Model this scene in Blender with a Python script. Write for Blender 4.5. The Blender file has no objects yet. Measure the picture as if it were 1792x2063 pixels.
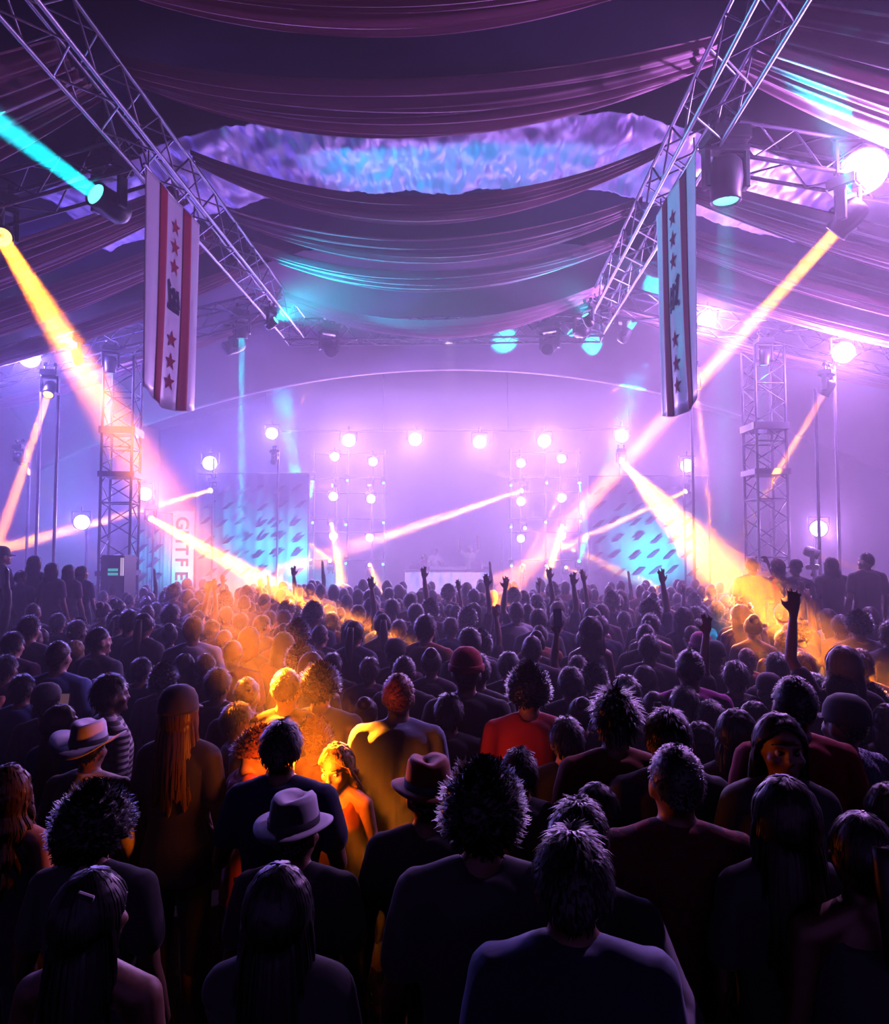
import bpy, bmesh, math, random
from mathutils import Vector, Matrix, Euler, Quaternion, noise

random.seed(7)
SC = bpy.context.scene
COL = SC.collection

# ------------------------------------------------------------------ camera, world, exposure
F_PX, CAM_H = 1400.0, 2.45
cam_data = bpy.data.cameras.new('camera')
cam_data.sensor_fit = 'HORIZONTAL'
cam_data.sensor_width = 36.0
cam_data.lens = 36.0 * F_PX / 1792.0
cam_data.clip_start = 0.05
cam = bpy.data.objects.new('camera', cam_data)
COL.objects.link(cam)
cam.location = (0, 0, CAM_H)
cam.rotation_euler = (math.radians(90 + 3.0), 0, math.radians(2.21))
SC.camera = cam

world = bpy.data.worlds.new('night')
SC.world = world
world.use_nodes = True
world.node_tree.nodes['Background'].inputs[0].default_value = (0.010, 0.008, 0.03, 1)
world.node_tree.nodes['Background'].inputs[1].default_value = 0.05

SC.view_settings.view_transform = 'Standard'
SC.view_settings.look = 'None'
SC.view_settings.gamma = 1.0
SC.view_settings.use_curve_mapping = False
SC.view_settings.exposure = 0.0

cy = SC.cycles
cy.max_bounces = 5
cy.diffuse_bounces = 0
cy.glossy_bounces = 1
cy.transmission_bounces = 2
cy.volume_bounces = 0
cy.transparent_max_bounces = 8
cy.sample_clamp_indirect = 8.0
cy.caustics_reflective = False
cy.caustics_refractive = False
cy.use_light_tree = True
cy.use_denoising = True
cy.use_adaptive_sampling = True
cy.adaptive_threshold = 0.3
cy.adaptive_min_samples = 12

HAZE = 0.030         # scattering per metre
BEAM = 0.0036       # overall strength of the beam lamps
WASH = 0.58         # overall strength of the white wash lamps

# ------------------------------------------------------------------ helpers
CAM_R = cam.rotation_euler.to_matrix()
def ray(px, py):
    return (CAM_R @ Vector(((px - 896.0) / F_PX, -(py - 1031.5) / F_PX, -1.0)))
def at(px, py, Y):
    """the point at distance Y in front of the viewpoint that the photograph shows at px, py"""
    d = ray(px, py)
    return Vector((0, 0, CAM_H)) + d * (Y / d.y)

def props(o, label=None, cat=None, group=None, kind=None):
    if label: o['label'] = label
    if cat: o['category'] = cat
    if group: o['group'] = group
    if kind: o['kind'] = kind
    return o

def empty(name, loc=(0, 0, 0), rz=0.0):
    o = bpy.data.objects.new(name, None)
    o.empty_display_size = 0.1
    o.location = loc
    o.rotation_euler = (0, 0, rz)
    COL.objects.link(o)
    return o

def link(name, me, mat=None, parent=None, loc=None):
    o = bpy.data.objects.new(name, me)
    COL.objects.link(o)
    if mat is not None:
        if len(me.materials) == 0:
            me.materials.append(mat)
        if me.materials[0] is not mat:
            o.material_slots[0].link = 'OBJECT'
            o.material_slots[0].material = mat
    if parent is not None:
        o.parent = parent
    if loc is not None:
        o.location = loc
    return o

def mesh_from(name, verts, faces, smooth=True):
    me = bpy.data.meshes.new(name)
    me.from_pydata([tuple(v) for v in verts], [], faces)
    me.update()
    if smooth:
        me.polygons.foreach_set('use_smooth', [True] * len(me.polygons))
    return me

def mesh_bm(name, bm, smooth=False):
    me = bpy.data.meshes.new(name)
    bm.normal_update()
    bm.to_mesh(me); bm.free()
    if smooth:
        me.polygons.foreach_set('use_smooth', [True] * len(me.polygons))
    return me

WORK = bpy.data.scenes.new('workbench')      # modifiers are evaluated here, away from the full scene
def bake(o):
    WORK.collection.objects.link(o)
    vl = WORK.view_layers[0]
    vl.update()
    me = bpy.data.meshes.new_from_object(o.evaluated_get(vl.depsgraph))
    bpy.data.objects.remove(o)
    return me

def bm_box(bm, c, s, rot=None):
    m = Matrix.Translation(c) @ (rot.to_4x4() if rot else Matrix()) @ Matrix.Diagonal((s[0], s[1], s[2], 1))
    return bmesh.ops.create_cube(bm, size=1.0, matrix=m)

def bm_cyl(bm, a, b, r1, r2=None, seg=10, caps=True):
    a, b = Vector(a), Vector(b)
    d = b - a
    q = Vector((0, 0, 1)).rotation_difference(d).to_matrix().to_4x4()
    m = Matrix.Translation((a + b) / 2) @ q
    return bmesh.ops.create_cone(bm, cap_ends=caps, segments=seg, radius1=r1, radius2=r1 if r2 is None else r2, depth=d.length, matrix=m)

def bm_sph(bm, c, r, s=(1, 1, 1), u=12, v=8, rot=None):
    c = Vector(c)
    def pt(t, a):
        p = Vector((r * s[0] * math.sin(t) * math.cos(a), r * s[1] * math.sin(t) * math.sin(a), r * s[2] * math.cos(t)))
        return bm.verts.new(c + (rot @ p if rot else p))
    top, bot = pt(0, 0), pt(math.pi, 0)
    R = [[pt(math.pi * j / v, 2 * math.pi * k / u) for k in range(u)] for j in range(1, v)]
    for k in range(u):
        bm.faces.new((top, R[0][k], R[0][(k + 1) % u]))
        bm.faces.new((bot, R[-1][(k + 1) % u], R[-1][k]))
    for A, B in zip(R, R[1:]):
        for k in range(u):
            bm.faces.new((A[k], B[k], B[(k + 1) % u], A[(k + 1) % u]))

def lathe(bm, prof, seg=20, m=Matrix()):
    """prof: (radius, z) pairs, spun about local Z"""
    rings = []
    for r, z in prof:
        rings.append([bm.verts.new(m @ Vector((r * math.cos(2 * math.pi * k / seg), r * math.sin(2 * math.pi * k / seg), z))) for k in range(seg)])
    for A, B in zip(rings, rings[1:]):
        for k in range(seg):
            bm.faces.new((A[k], A[(k + 1) % seg], B[(k + 1) % seg], B[k]))
    for R in (rings[0], rings[-1]):
        if (R[0].co - R[seg // 2].co).length > 1e-4:
            try: bm.faces.new(R)
            except ValueError: pass

# ------------------------------------------------------------------ materials
def mat(name, col, rough=0.6, metal=0.0, spec=0.5, sheen=0.0, emis=None, estr=0.0, bump=None, vary=None, alpha=None, trans=None):
    m = bpy.data.materials.new(name)
    m.use_nodes = True
    nt = m.node_tree
    b = nt.nodes['Principled BSDF']
    b.inputs['Base Color'].default_value = (*col, 1)
    b.inputs['Roughness'].default_value = rough
    b.inputs['Metallic'].default_value = metal
    b.inputs['Specular IOR Level'].default_value = spec
    if sheen:
        b.inputs['Sheen Weight'].default_value = sheen
        b.inputs['Sheen Roughness'].default_value = 0.4
    if emis:
        b.inputs['Emission Color'].default_value = (*emis, 1)
        b.inputs['Emission Strength'].default_value = estr
        m.cycles.emission_sampling = 'NONE'
    tc = None
    if bump or vary:
        tc = nt.nodes.new('ShaderNodeTexCoord')
    if bump:            # (scale, strength, stretch xyz)
        n = nt.nodes.new('ShaderNodeTexNoise')
        n.inputs['Scale'].default_value = bump[0]
        n.inputs['Detail'].default_value = 4
        mp = nt.nodes.new('ShaderNodeMapping')
        mp.inputs['Scale'].default_value = bump[2] if len(bump) > 2 else (1, 1, 1)
        nt.links.new(tc.outputs['Object'], mp.inputs['Vector'])
        nt.links.new(mp.outputs['Vector'], n.inputs['Vector'])
        bp = nt.nodes.new('ShaderNodeBump')
        bp.inputs['Strength'].default_value = bump[1]
        nt.links.new(n.outputs['Fac'], bp.inputs['Height'])
        nt.links.new(bp.outputs['Normal'], b.inputs['Normal'])
    if vary:            # (scale, other colour)
        n = nt.nodes.new('ShaderNodeTexNoise')
        n.inputs['Scale'].default_value = vary[0]
        nt.links.new(tc.outputs['Object'], n.inputs['Vector'])
        r = nt.nodes.new('ShaderNodeValToRGB')
        r.color_ramp.elements[0].position = 0.35
        r.color_ramp.elements[1].position = 0.65
        r.color_ramp.elements[0].color = (*col, 1)
        r.color_ramp.elements[1].color = (*vary[1], 1)
        nt.links.new(n.outputs['Fac'], r.inputs['Fac'])
        nt.links.new(r.outputs['Color'], b.inputs['Base Color'])
    if trans:           # light that passes through thin cloth
        t = nt.nodes.new('ShaderNodeBsdfTranslucent')
        t.inputs['Color'].default_value = (*col, 1)
        mx = nt.nodes.new('ShaderNodeMixShader')
        mx.inputs['Fac'].default_value = trans
        nt.links.new(b.outputs[0], mx.inputs[1])
        nt.links.new(t.outputs[0], mx.inputs[2])
        nt.links.new(mx.outputs[0], nt.nodes['Material Output'].inputs['Surface'])
    return m

M = {}
M['floor'] = mat('trampled ground', (0.030, 0.026, 0.024), 0.9, bump=(6, 0.4), vary=(1.5, (0.05, 0.045, 0.035)))
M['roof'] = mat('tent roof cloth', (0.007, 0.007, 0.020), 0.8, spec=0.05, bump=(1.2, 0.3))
M['foil'] = mat('crinkled foil', (0.20, 0.17, 0.34), 0.42, metal=0.40, bump=(9.0, 1.0, (4.0, 0.7, 1)))
M['fascia'] = mat('stretch fabric', (0.60, 0.54, 0.68), 0.55, bump=(0.5, 0.25))
M['wall'] = mat('tent wall cloth', (0.40, 0.36, 0.52), 0.7, bump=(0.8, 0.3, (1, 1, 0.2)))
M['backdrop'] = mat('stage backdrop cloth', (0.46, 0.42, 0.56), 0.75)
M['drape'] = mat('dusty pink voile', (0.74, 0.44, 0.54), 0.6, sheen=0.3, trans=0.35)
M['alu'] = mat('truss aluminium', (0.30, 0.30, 0.36), 0.38, metal=0.9)
M['darkmetal'] = mat('dark tower steel', (0.10, 0.09, 0.13), 0.5, metal=0.6)
M['tower'] = mat('blackened tower steel', (0.03, 0.03, 0.05), 0.5, metal=0.4)
M['black'] = mat('black casing', (0.012, 0.012, 0.016), 0.45)
M['cable'] = mat('black cable', (0.008, 0.008, 0.012), 0.7)
M['deck'] = mat('stage deck', (0.04, 0.04, 0.045), 0.7, bump=(12, 0.2))

LAMP = {'white': (0.80, 0.60, 1.0), 'orange': (1.0, 0.205, 0.006), 'cyan': (0.0, 0.60, 0.80)}
LENS = {k: mat(k + ' lit lens', (0.02, 0.02, 0.02), 0.3, emis=e, estr=s) for k, e, s in
        (('white', (1, 0.96, 1), 14.0), ('orange', (1.0, 0.55, 0.12), 3.5), ('cyan', (0.10, 0.95, 1.0), 3.0))}
LENS['off'] = mat('dark glass lens', (0.01, 0.01, 0.02), 0.1)

# ------------------------------------------------------------------ haze: thickest over the stage, thinner toward the viewer
def haze_box(name, label, y0, y1, density):
    m = bpy.data.materials.new(name)
    m.use_nodes = True
    nt = m.node_tree
    nt.nodes.remove(nt.nodes['Principled BSDF'])
    vs = nt.nodes.new('ShaderNodeVolumeScatter')
    vs.inputs['Color'].default_value = (1, 1, 1, 1)
    vs.inputs['Density'].default_value = density
    vs.inputs['Anisotropy'].default_value = 0.25
    nt.links.new(vs.outputs[0], nt.nodes['Material Output'].inputs['Volume'])
    bm = bmesh.new()
    bm_box(bm, (-0.5, (y0 + y1) / 2, 3.71), (23.6, y1 - y0, 7.38))
    props(link(name, mesh_bm(name, bm), m), label, 'smoke', kind='stuff')
haze_box('stage_haze', 'thick stage smoke hanging around the lamps over the stage', 13.2, 26.9, HAZE * 1.1)
haze_box('crowd_haze', 'thin smoke hanging over the middle of the crowd', 6.0, 13.19, HAZE * 0.6)
haze_box('front_haze', 'faint smoke over the front of the crowd', 3.0, 5.99, HAZE * 0.35)

# ------------------------------------------------------------------ the tent
XL, XR, YB = -12.4, 11.4, 27.0
bm = bmesh.new()
bm_box(bm, ((XL + XR) / 2, 12, -0.05), (XR - XL + 2, 34, 0.1))
props(link('floor', mesh_bm('floor', bm), M['floor']), 'dark trampled ground under the crowd', 'floor', kind='structure')

def roof_z(x):
    return 9.9 - 0.30 * max(0.0, abs(x + 0.65) - 3.3) - 0.02 * abs(x + 0.65)
def arch_z(x):
    return 7.46 - 0.0205 * (x + 0.68) ** 2

def sheet(name, P, nu, nv, material, thick=0.02, closed=False):
    """a grid surface P(u, v) with a little thickness"""
    vs_, fs = [], []
    for i in range(nu + 1):
        for j in range(nv + 1):
            vs_.append(P(i / nu, j / nv))
    for i in range(nu):
        for j in range(nv):
            a = i * (nv + 1) + j
            fs.append((a, a + 1, a + nv + 2, a + nv + 1))
    me = mesh_from(name, vs_, fs)
    o = link(name, me, material)
    if thick:
        s = o.modifiers.new('thickness', 'SOLIDIFY')
        s.thickness = thick
        s.offset = 0
    return o

def P_roof(u, v):
    x = XL - 0.2 + (XR - XL + 0.4) * u
    return (x, -4 + 20.6 * v, roof_z(x) + 0.04 * math.sin(9 * v * 6.28))
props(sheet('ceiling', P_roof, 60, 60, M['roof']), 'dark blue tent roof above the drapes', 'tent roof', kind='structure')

def P_fascia(u, v):
    # from the arch edge (v=0) sweeping up and forward to the roof (v=1)
    x = XL - 0.2 + (XR - XL + 0.4) * u
    z0, z1 = arch_z(x), roof_z(x)
    t = v
    z = z0 + (z1 - z0) * (t ** 0.8)
    y = 19.2 - 2.6 * (t ** 1.5) + 0.10 * math.sin(u * 21) * math.sin(3.14 * t)
    if t < 0.06:
        z = z0 + 0.10 * (t / 0.06); y = 19.2 + 0.12 * (1 - t / 0.06)
    return (x, y, z)
fas = sheet('trim_1', P_fascia, 70, 26, M['fascia'], 0.05)
props(fas, 'pale stretched fabric fascia arching over the stage opening', 'fascia', kind='structure')

def wall(name, x0, y0, x1, y1, h0, h1, material, label):
    L = math.hypot(x1 - x0, y1 - y0)
    n = max(8, int(L * 3))
    nx, ny = -(y1 - y0) / L, (x1 - x0) / L
    def P(u, v):
        w = 0.06 * math.sin(u * L * 2.4) + 0.03 * math.sin(u * L * 5.1 + 1)
        h = h0 + (h1 - h0) * u
        return (x0 + (x1 - x0) * u + nx * w, y0 + (y1 - y0) * u + ny * w, h * v)
    return props(sheet(name, P, n, 6, material, 0.03), label, 'tent wall', kind='structure')
wall('wall_left', XL, -4, XL, YB, 7.4, 7.4, M['wall'], 'purple lit tent wall on the left')
wall('wall_right', XR, -4, XR, YB, 7.4, 7.4, M['wall'], 'purple lit tent wall on the right')
wall('wall_back', XL, YB, XR, YB, 9.9, 9.9, M['backdrop'], 'pale lavender backdrop cloth behind the stage')
wall('wall_front', XL, -4, XR, -4, 9.9, 9.9, M['wall'], 'tent wall behind the crowd')
def P_sroof(u, v):
    x = XL - 0.2 + (XR - XL + 0.4) * u
    return (x, 16.5 + 10.7 * v, roof_z(x))
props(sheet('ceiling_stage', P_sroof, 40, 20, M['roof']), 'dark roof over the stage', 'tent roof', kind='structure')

# crinkled foil sheet hung under the roof between two drapes
def P_foil(u, v):
    x = -7.2 + 13.4 * u
    y = 10.9 + 2.4 * v
    p = Vector((x * 1.1, y * 0.9, 0))
    return (x, y, roof_z(x) - 0.42 + 0.10 * noise.noise(p) + 0.05 * noise.noise(p * 2.7) + 0.035 * noise.noise(Vector((x * 9, y * 2.2, 3))) + 0.018 * noise.noise(Vector((x * 21, y * 4, 8))))
fo = sheet('foil_sheet', P_foil, 330, 60, M['foil'], 0.01)
props(fo, 'crinkled silver foil sheet stretched under the tent roof between the drapes', 'foil')

# stage deck
bm = bmesh.new()
bm_box(bm, (-0.6, 22.95, 0.4), (19.5, 7.9, 0.8))
props(link('stage_deck', mesh_bm('stage_deck', bm), M['deck']), 'dark raised stage deck under the DJ booth', 'stage', kind='structure')

# ------------------------------------------------------------------ trusses
bm = bmesh.new()
bmesh.ops.create_cone(bm, cap_ends=True, segments=8, radius1=1, radius2=1, depth=1)
BAR = mesh_bm('bar', bm, True)
def bar(root, name, a, b, r, material):
    a, b = Vector(a), Vector(b)
    d = b - a
    o = link(name, BAR, material, root)
    o.rotation_mode = 'QUATERNION'
    o.rotation_quaternion = Vector((0, 0, 1)).rotation_difference(d)
    o.location = (a + b) / 2 - root.location
    o.scale = (r, r, d.length)
    return o

def truss(name, label, A, B, w, h, bay, cat='truss', side=Vector((1, 0, 0)), rc=0.026, rb=0.013, material=None, cross=False, faces=(0, 1, 2, 3)):
    material = material or M['alu']
    A, B = Vector(A), Vector(B)
    root = empty(name, A)
    props(root, label, cat)
    ax = (B - A).normalized()
    s = (side - ax * side.dot(ax)).normalized()
    u = ax.cross(s).normalized()
    if u.z < -0.01: u = -u
    L = (B - A).length
    cor = [(-1, -1), (1, -1), (1, 1), (-1, 1)]
    off = [s * (w / 2 * i) + u * (h / 2 * j) for i, j in cor]
    for o in off:
        bar(root, 'chord', A + o, B + o, rc, material)
    n = max(2, round(L / bay))
    for f in faces:
        p, q = off[f], off[(f + 1) % 4]
        for k in range(n):
            t0, t1 = A + ax * (L * k / n), A + ax * (L * (k + 1) / n)
            if cross:
                bar(root, 'brace', t0 + p, t1 + q, rb, material)
                bar(root, 'brace', t0 + q, t1 + p, rb, material)
            elif k % 2 == 0:
                bar(root, 'brace', t0 + p, t1 + q, rb, material)
            else:
                bar(root, 'brace', t0 + q, t1 + p, rb, material)
    for k in (0, n):
        for f in range(4):
            t = A + ax * (L * k / n)
            bar(root, 'end_frame', t + off[f], t + off[(f + 1) % 4], rb, material)
    return root

TXL, TXR, TZ = -4.04, 2.75, 7.5
truss('ceiling_truss', 'long aluminium lighting truss running over the crowd on the left, pointing at the stage', (TXL, 3.0, TZ), (TXL, 15.5, TZ), 0.46, 0.46, 0.46)
truss('ceiling_truss', 'long aluminium lighting truss running over the crowd on the right, pointing at the stage', (TXR, 3.0, TZ), (TXR, 15.5, TZ), 0.46, 0.46, 0.46)
truss('ceiling_truss', 'aluminium cross truss spanning in front of the stage fascia', (TXL - 0.25, 15.8, TZ - 0.02), (TXR + 0.25, 15.8, TZ - 0.02), 0.46, 0.48, 0.44, side=Vector((0, 1, 0)), material=M['darkmetal'])
def rafter(label, x0, y, x1, slope, z0=TZ - 0.05):
    return truss('rafter_truss', label, (x0, y, z0), (x1, y, z0 - slope * abs(x1 - x0)), 0.42, 0.42, 0.42, side=Vector((0, 1, 0)), material=M['darkmetal'], faces=(0, 2, 3))
rafter('sloping side truss reaching out to the left, with the nearest cyan lamp under it', TXL - 0.3, 8.6, -10.9, 0.27)
rafter('sloping side truss reaching out to the right, toward the largest white lamp', TXR + 0.3, 8.5, 10.0, 0.20)
rafter('sloping side truss above the left tower', TXL - 0.3, 14.0, -11.2, 0.24)
rafter('sloping side truss above the right tower', TXR + 0.3, 14.0, 10.4, 0.24)

def tower(label, x, y, ztop, rz):
    root = empty('truss_tower', (x, y, 0))
    props(root, label, 'truss tower')
    w = 0.29
    c, s = math.cos(rz), math.sin(rz)
    cor = [Vector((x + (i * c - j * s) * w, y + (i * s + j * c) * w, 0)) for i, j in ((-1, -1), (1, -1), (1, 1), (-1, 1))]
    Z = Vector((0, 0, 1))
    for p in cor:
        bar(root, 'chord', p, p + Z * ztop, 0.030, M['tower'])
    n = int(ztop / 0.36)
    for f in range(4):
        p, q = cor[f], cor[(f + 1) % 4]
        for k in range(n):
            z0, z1 = ztop * k / n, ztop * (k + 1) / n
            if k % 2: bar(root, 'brace', p + Z * z0, q + Z * z1, 0.013, M['tower'])
            else: bar(root, 'brace', q + Z * z0, p + Z * z1, 0.013, M['tower'])
            if k % 3 == 0: bar(root, 'rung', p + Z * z0, q + Z * z0, 0.016, M['tower'])
    rot = Matrix.Rotation(rz, 3, 'Z')
    for z, h in ((4.85, 0.14), (3.95, 0.11), (1.95, 0.10)):
        bm = bmesh.new()
        for sx, sy, lx, ly in ((0, -1, 2, .12), (0, 1, 2, .12), (-1, 0, .12, 2), (1, 0, .12, 2)):
            bm_box(bm, rot @ Vector((sx * w, sy * w, z)), (lx * w + 0.09, ly * w + 0.05, h), rot)
        link('sleeve_collar', mesh_bm('sleeve_collar', bm), M['tower'], root)
    bm = bmesh.new()
    bm_box(bm, (0, 0, 0.04), (1.1, 1.1, 0.08))
    link('base_plate', mesh_bm('base_plate', bm), M['tower'], root)
    return root
tower('dark lattice truss tower rising from the crowd on the left', at(240, 1100, 14).x, 14.0, 6.38, 0.18)
tower('dark lattice truss tower rising from the crowd on the right', at(1546, 1100, 14).x, 14.0, 6.45, 0.05)

# ------------------------------------------------------------------ drapes
def drape(label, XA, XB, Y0, Y1, zA, zB, sag, seed, group, n_pleat=7, dz=0.0, yA=0.0):
    """a gathered cloth swag hung between two points, its pleats running along the span"""
    W = Y1 - Y0
    def P(u, v):
        x = XA + (XB - XA) * u
        s = 4 * u * (1 - u)
        z = zA + (zB - zA) * u - sag * s
        g = 0.55 + 0.45 * s                    # gathered at the ends
        y = (Y0 + Y1) / 2 + (v - 0.5) * W * g + yA * (1 - s)
        ph = v * n_pleat * 6.283 + seed
        pl = 0.055 * math.sin(ph + 0.6 * math.sin(u * 3 + seed)) + 0.03 * math.sin(2.3 * ph + 2 * u) + 0.04 * noise.noise(Vector((u * 2.2, v * 9, seed)))
        belly = -0.10 * math.sin(3.1416 * v)
        return (x, y, z + pl * (0.6 + 0.4 * s) + belly + dz * (v - 0.5))
    o = sheet('ceiling_drape', P, 44, 64, M['drape'], 0.0)
    return props(o, label, 'drape', group)

LX, RX = TXL, TXR
mid = [  # px-calibrated rows: Y0, Y1, sag
    ('nearest dark swag of ceiling cloth at the very top between the trusses', 5.3, 6.4, 0.45, 0.60),
    ('wide dark mauve ceiling swag hanging in front of the foil sheet', 7.0, 8.15, 0.48, 0.60),
    ('mauve ceiling swag hanging just behind the foil sheet', 9.25, 10.15, 0.66, 0.86),
    ('mauve and cyan ceiling swag, fourth from the nearest', 10.45, 11.55, 0.50, 0.72),
    ('slim cyan tinted ceiling swag, fifth from the nearest', 11.65, 12.7, 0.46, 0.72),
    ('farthest ceiling swag, cyan tinted, just above the cross truss', 13.7, 14.7, 0.34, 0.84),
]
for i, (lab, y0, y1, up, sag) in enumerate(mid):
    drape(lab, LX + 0.05, RX - 0.05, y0, y1, TZ + up, TZ + up, sag, i * 1.7, 'ceiling drapes between the trusses', 5 if y1 - y0 < 1.2 else 9, dz=0.12)
left = [
    ('pink ceiling swag at the upper left corner outside the left truss', 6.3, 8.2, 0.25),
    ('pale pink swag on the left just under the nearest cyan lamp', 9.4, 10.5, 0.30),
    ('pleated pink swag behind the left banner', 10.8, 11.9, 0.30),
    ('pink swag on the left with a cyan lower edge', 12.3, 13.1, 0.28),
    ('farthest cyan lit swag on the left', 14.6, 15.4, 0.25),
]
for i, (lab, y0, y1, sag) in enumerate(left):
    drape(lab, XL + 0.2, LX - 0.25, y0, y1, 5.4, TZ + 0.25, sag, 11 + i * 1.3, 'ceiling drapes left of the trusses', 6, dz=0.10)
right = [
    ('swag at the upper right corner with a bright cyan patch', 6.0, 8.2, 0.25),
    ('pale swag on the right below the cyan lamp with a faint beam', 9.4, 10.5, 0.30),
    ('hazy pink swag on the right behind the right banner', 10.8, 11.9, 0.30),
    ('hazy swag on the right with a cyan glint', 12.3, 13.1, 0.28),
    ('farthest hazy swag on the right', 14.6, 15.4, 0.25),
]
for i, (lab, y0, y1, sag) in enumerate(right):
    drape(lab, RX + 0.25, XR - 0.2, y0, y1, TZ + 0.25, 5.6, sag, 31 + i * 1.3, 'ceiling drapes right of the trusses', 6, dz=0.10)

# ------------------------------------------------------------------ lamps
def proto_moving_head():
    d = {}
    bm = bmesh.new()                      # head, light leaves along -Z
    lathe(bm, [(0.0, 0.20), (0.085, 0.20), (0.125, 0.15), (0.135, 0.02), (0.12, -0.10), (0.125, -0.16), (0.115, -0.17), (0.105, -0.15), (0.0, -0.15)], 16)
    d['head'] = mesh_bm('head', bm, True)
    bm = bmesh.new()
    bmesh.ops.create_circle(bm, cap_ends=True, segments=20, radius=0.10, matrix=Matrix.Translation((0, 0, -0.153)) @ Matrix.Rotation(math.pi, 4, 'X'))
    d['lens'] = mesh_bm('lens', bm)
    bm = bmesh.new()                      # yoke arms and bridge, hung from above (local +Z)
    for s in (-1, 1):
        bm_box(bm, (s * 0.165, 0, 0.10), (0.045, 0.10, 0.32))
    bm_box(bm, (0, 0, 0.27), (0.375, 0.12, 0.05))
    bmesh.ops.bevel(bm, geom=bm.edges[:], offset=0.008, segments=1, affect='EDGES')
    d['yoke'] = mesh_bm('yoke', bm)
    bm = bmesh.new()
    bm_box(bm, (0, 0, 0.36), (0.34, 0.30, 0.13))
    bmesh.ops.bevel(bm, geom=bm.edges[:], offset=0.02, segments=2, affect='EDGES')
    d['base'] = mesh_bm('base', bm)
    bm = bmesh.new()
    for s in (-1, 1):
        bm_cyl(bm, (s * 0.10, 0, 0.42), (s * 0.10, 0, 0.52), 0.022)
        bm_box(bm, (0, 0, 0.44), (0.24, 0.04, 0.02)) if s < 0 else None
        lathe(bm, [(0.05, -0.02), (0.05, 0.02), (0.032, 0.02), (0.032, -0.02), (0.05, -0.02)], 12, Matrix.Translation((s * 0.10, 0, 0.55)) @ Matrix.Rotation(math.pi / 2, 4, 'Y'))
    d['clamp'] = mesh_bm('clamp', bm, True)
    return d
MH = proto_moving_head()

def add_spot(root, pos, direction, color, power, size_deg, radius, blend=0.25):
    ld = bpy.data.lights.new('lamp_light', 'SPOT')
    ld.color = color
    ld.energy = power
    ld.spot_size = math.radians(size_deg)
    ld.spot_blend = blend
    ld.shadow_soft_size = radius
    lo = bpy.data.objects.new('lamp_light', ld)
    COL.objects.link(lo)
    lo.parent = root
    lo.location = pos
    lo.rotation_mode = 'QUATERNION'
    lo.rotation_quaternion = Vector((0, 0, -1)).rotation_difference(direction)
    return lo

def add_beam(root, pos, direction, color, power, spread_deg, radius):
    ld = bpy.data.lights.new('lamp_light', 'AREA')
    ld.shape = 'DISK'
    ld.size = 2 * radius
    ld.spread = math.radians(spread_deg)
    ld.color = color
    ld.energy = power
    lo = bpy.data.objects.new('lamp_light', ld)
    COL.objects.link(lo)
    lo.parent = root
    lo.location = pos
    lo.rotation_mode = 'QUATERNION'
    lo.rotation_quaternion = Vector((0, 0, -1)).rotation_difference(direction)
    return lo

def moving_head(label, lens_at, aim, color, power, size=2.0, s=1.0, hang=True, group=None, radius=0.07):
    """lens_at, aim: world points; power 0 leaves the lamp dark"""
    lens_at, aim = Vector(lens_at), Vector(aim)
    d = (aim - lens_at).normalized()
    c = lens_at - d * 0.153 * s
    root = empty('moving_head_lamp', c)
    props(root, label, 'stage lamp', group)
    q = Vector((0, 0, -1)).rotation_difference(d)
    pan = math.atan2(d.y, d.x) + math.pi / 2
    up = Quaternion((0, 0, 1), pan) if hang else Quaternion((0, 0, 1), pan) @ Quaternion((1, 0, 0), math.pi)
    for name, me, rot, m in (('head', MH['head'], q, M['black']), ('lens', MH['lens'], q, LENS[color if power else 'off']),
                             ('yoke', MH['yoke'], up, M['black']), ('base', MH['base'], up, M['black']), ('clamp', MH['clamp'], up, M['black'])):
        o = link(name, me, m, root)
        o.rotation_mode = 'QUATERNION'
        o.rotation_quaternion = rot
        o.scale = (s, s, s)
    if power:
        add_beam(root, d * (0.153 * s + 0.02), d, LAMP[color], power * BEAM, size, radius * s)
    return root

bm = bmesh.new()
lathe(bm, [(0.0, 0.26), (0.06, 0.26), (0.10, 0.22), (0.15, 0.05), (0.165, 0.0), (0.165, -0.02), (0.15, -0.02), (0.145, 0.01), (0.0, 0.01)], 20)
CAN = mesh_bm('housing', bm, True)
bm = bmesh.new()
bmesh.ops.create_circle(bm, cap_ends=True, segments=20, radius=0.145, matrix=Matrix.Translation((0, 0, -0.005)) @ Matrix.Rotation(math.pi, 4, 'X'))
CAN_LENS = mesh_bm('lens', bm)
bm = bmesh.new()
for s_ in (-1, 1):
    bm_box(bm, (s_ * 0.185, 0, 0.10), (0.02, 0.05, 0.24))
bm_box(bm, (0, 0, 0.21), (0.39, 0.05, 0.02))
bm_cyl(bm, (0, 0, 0.22), (0, 0, 0.32), 0.02)
CAN_YOKE = mesh_bm('bracket', bm)

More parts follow.
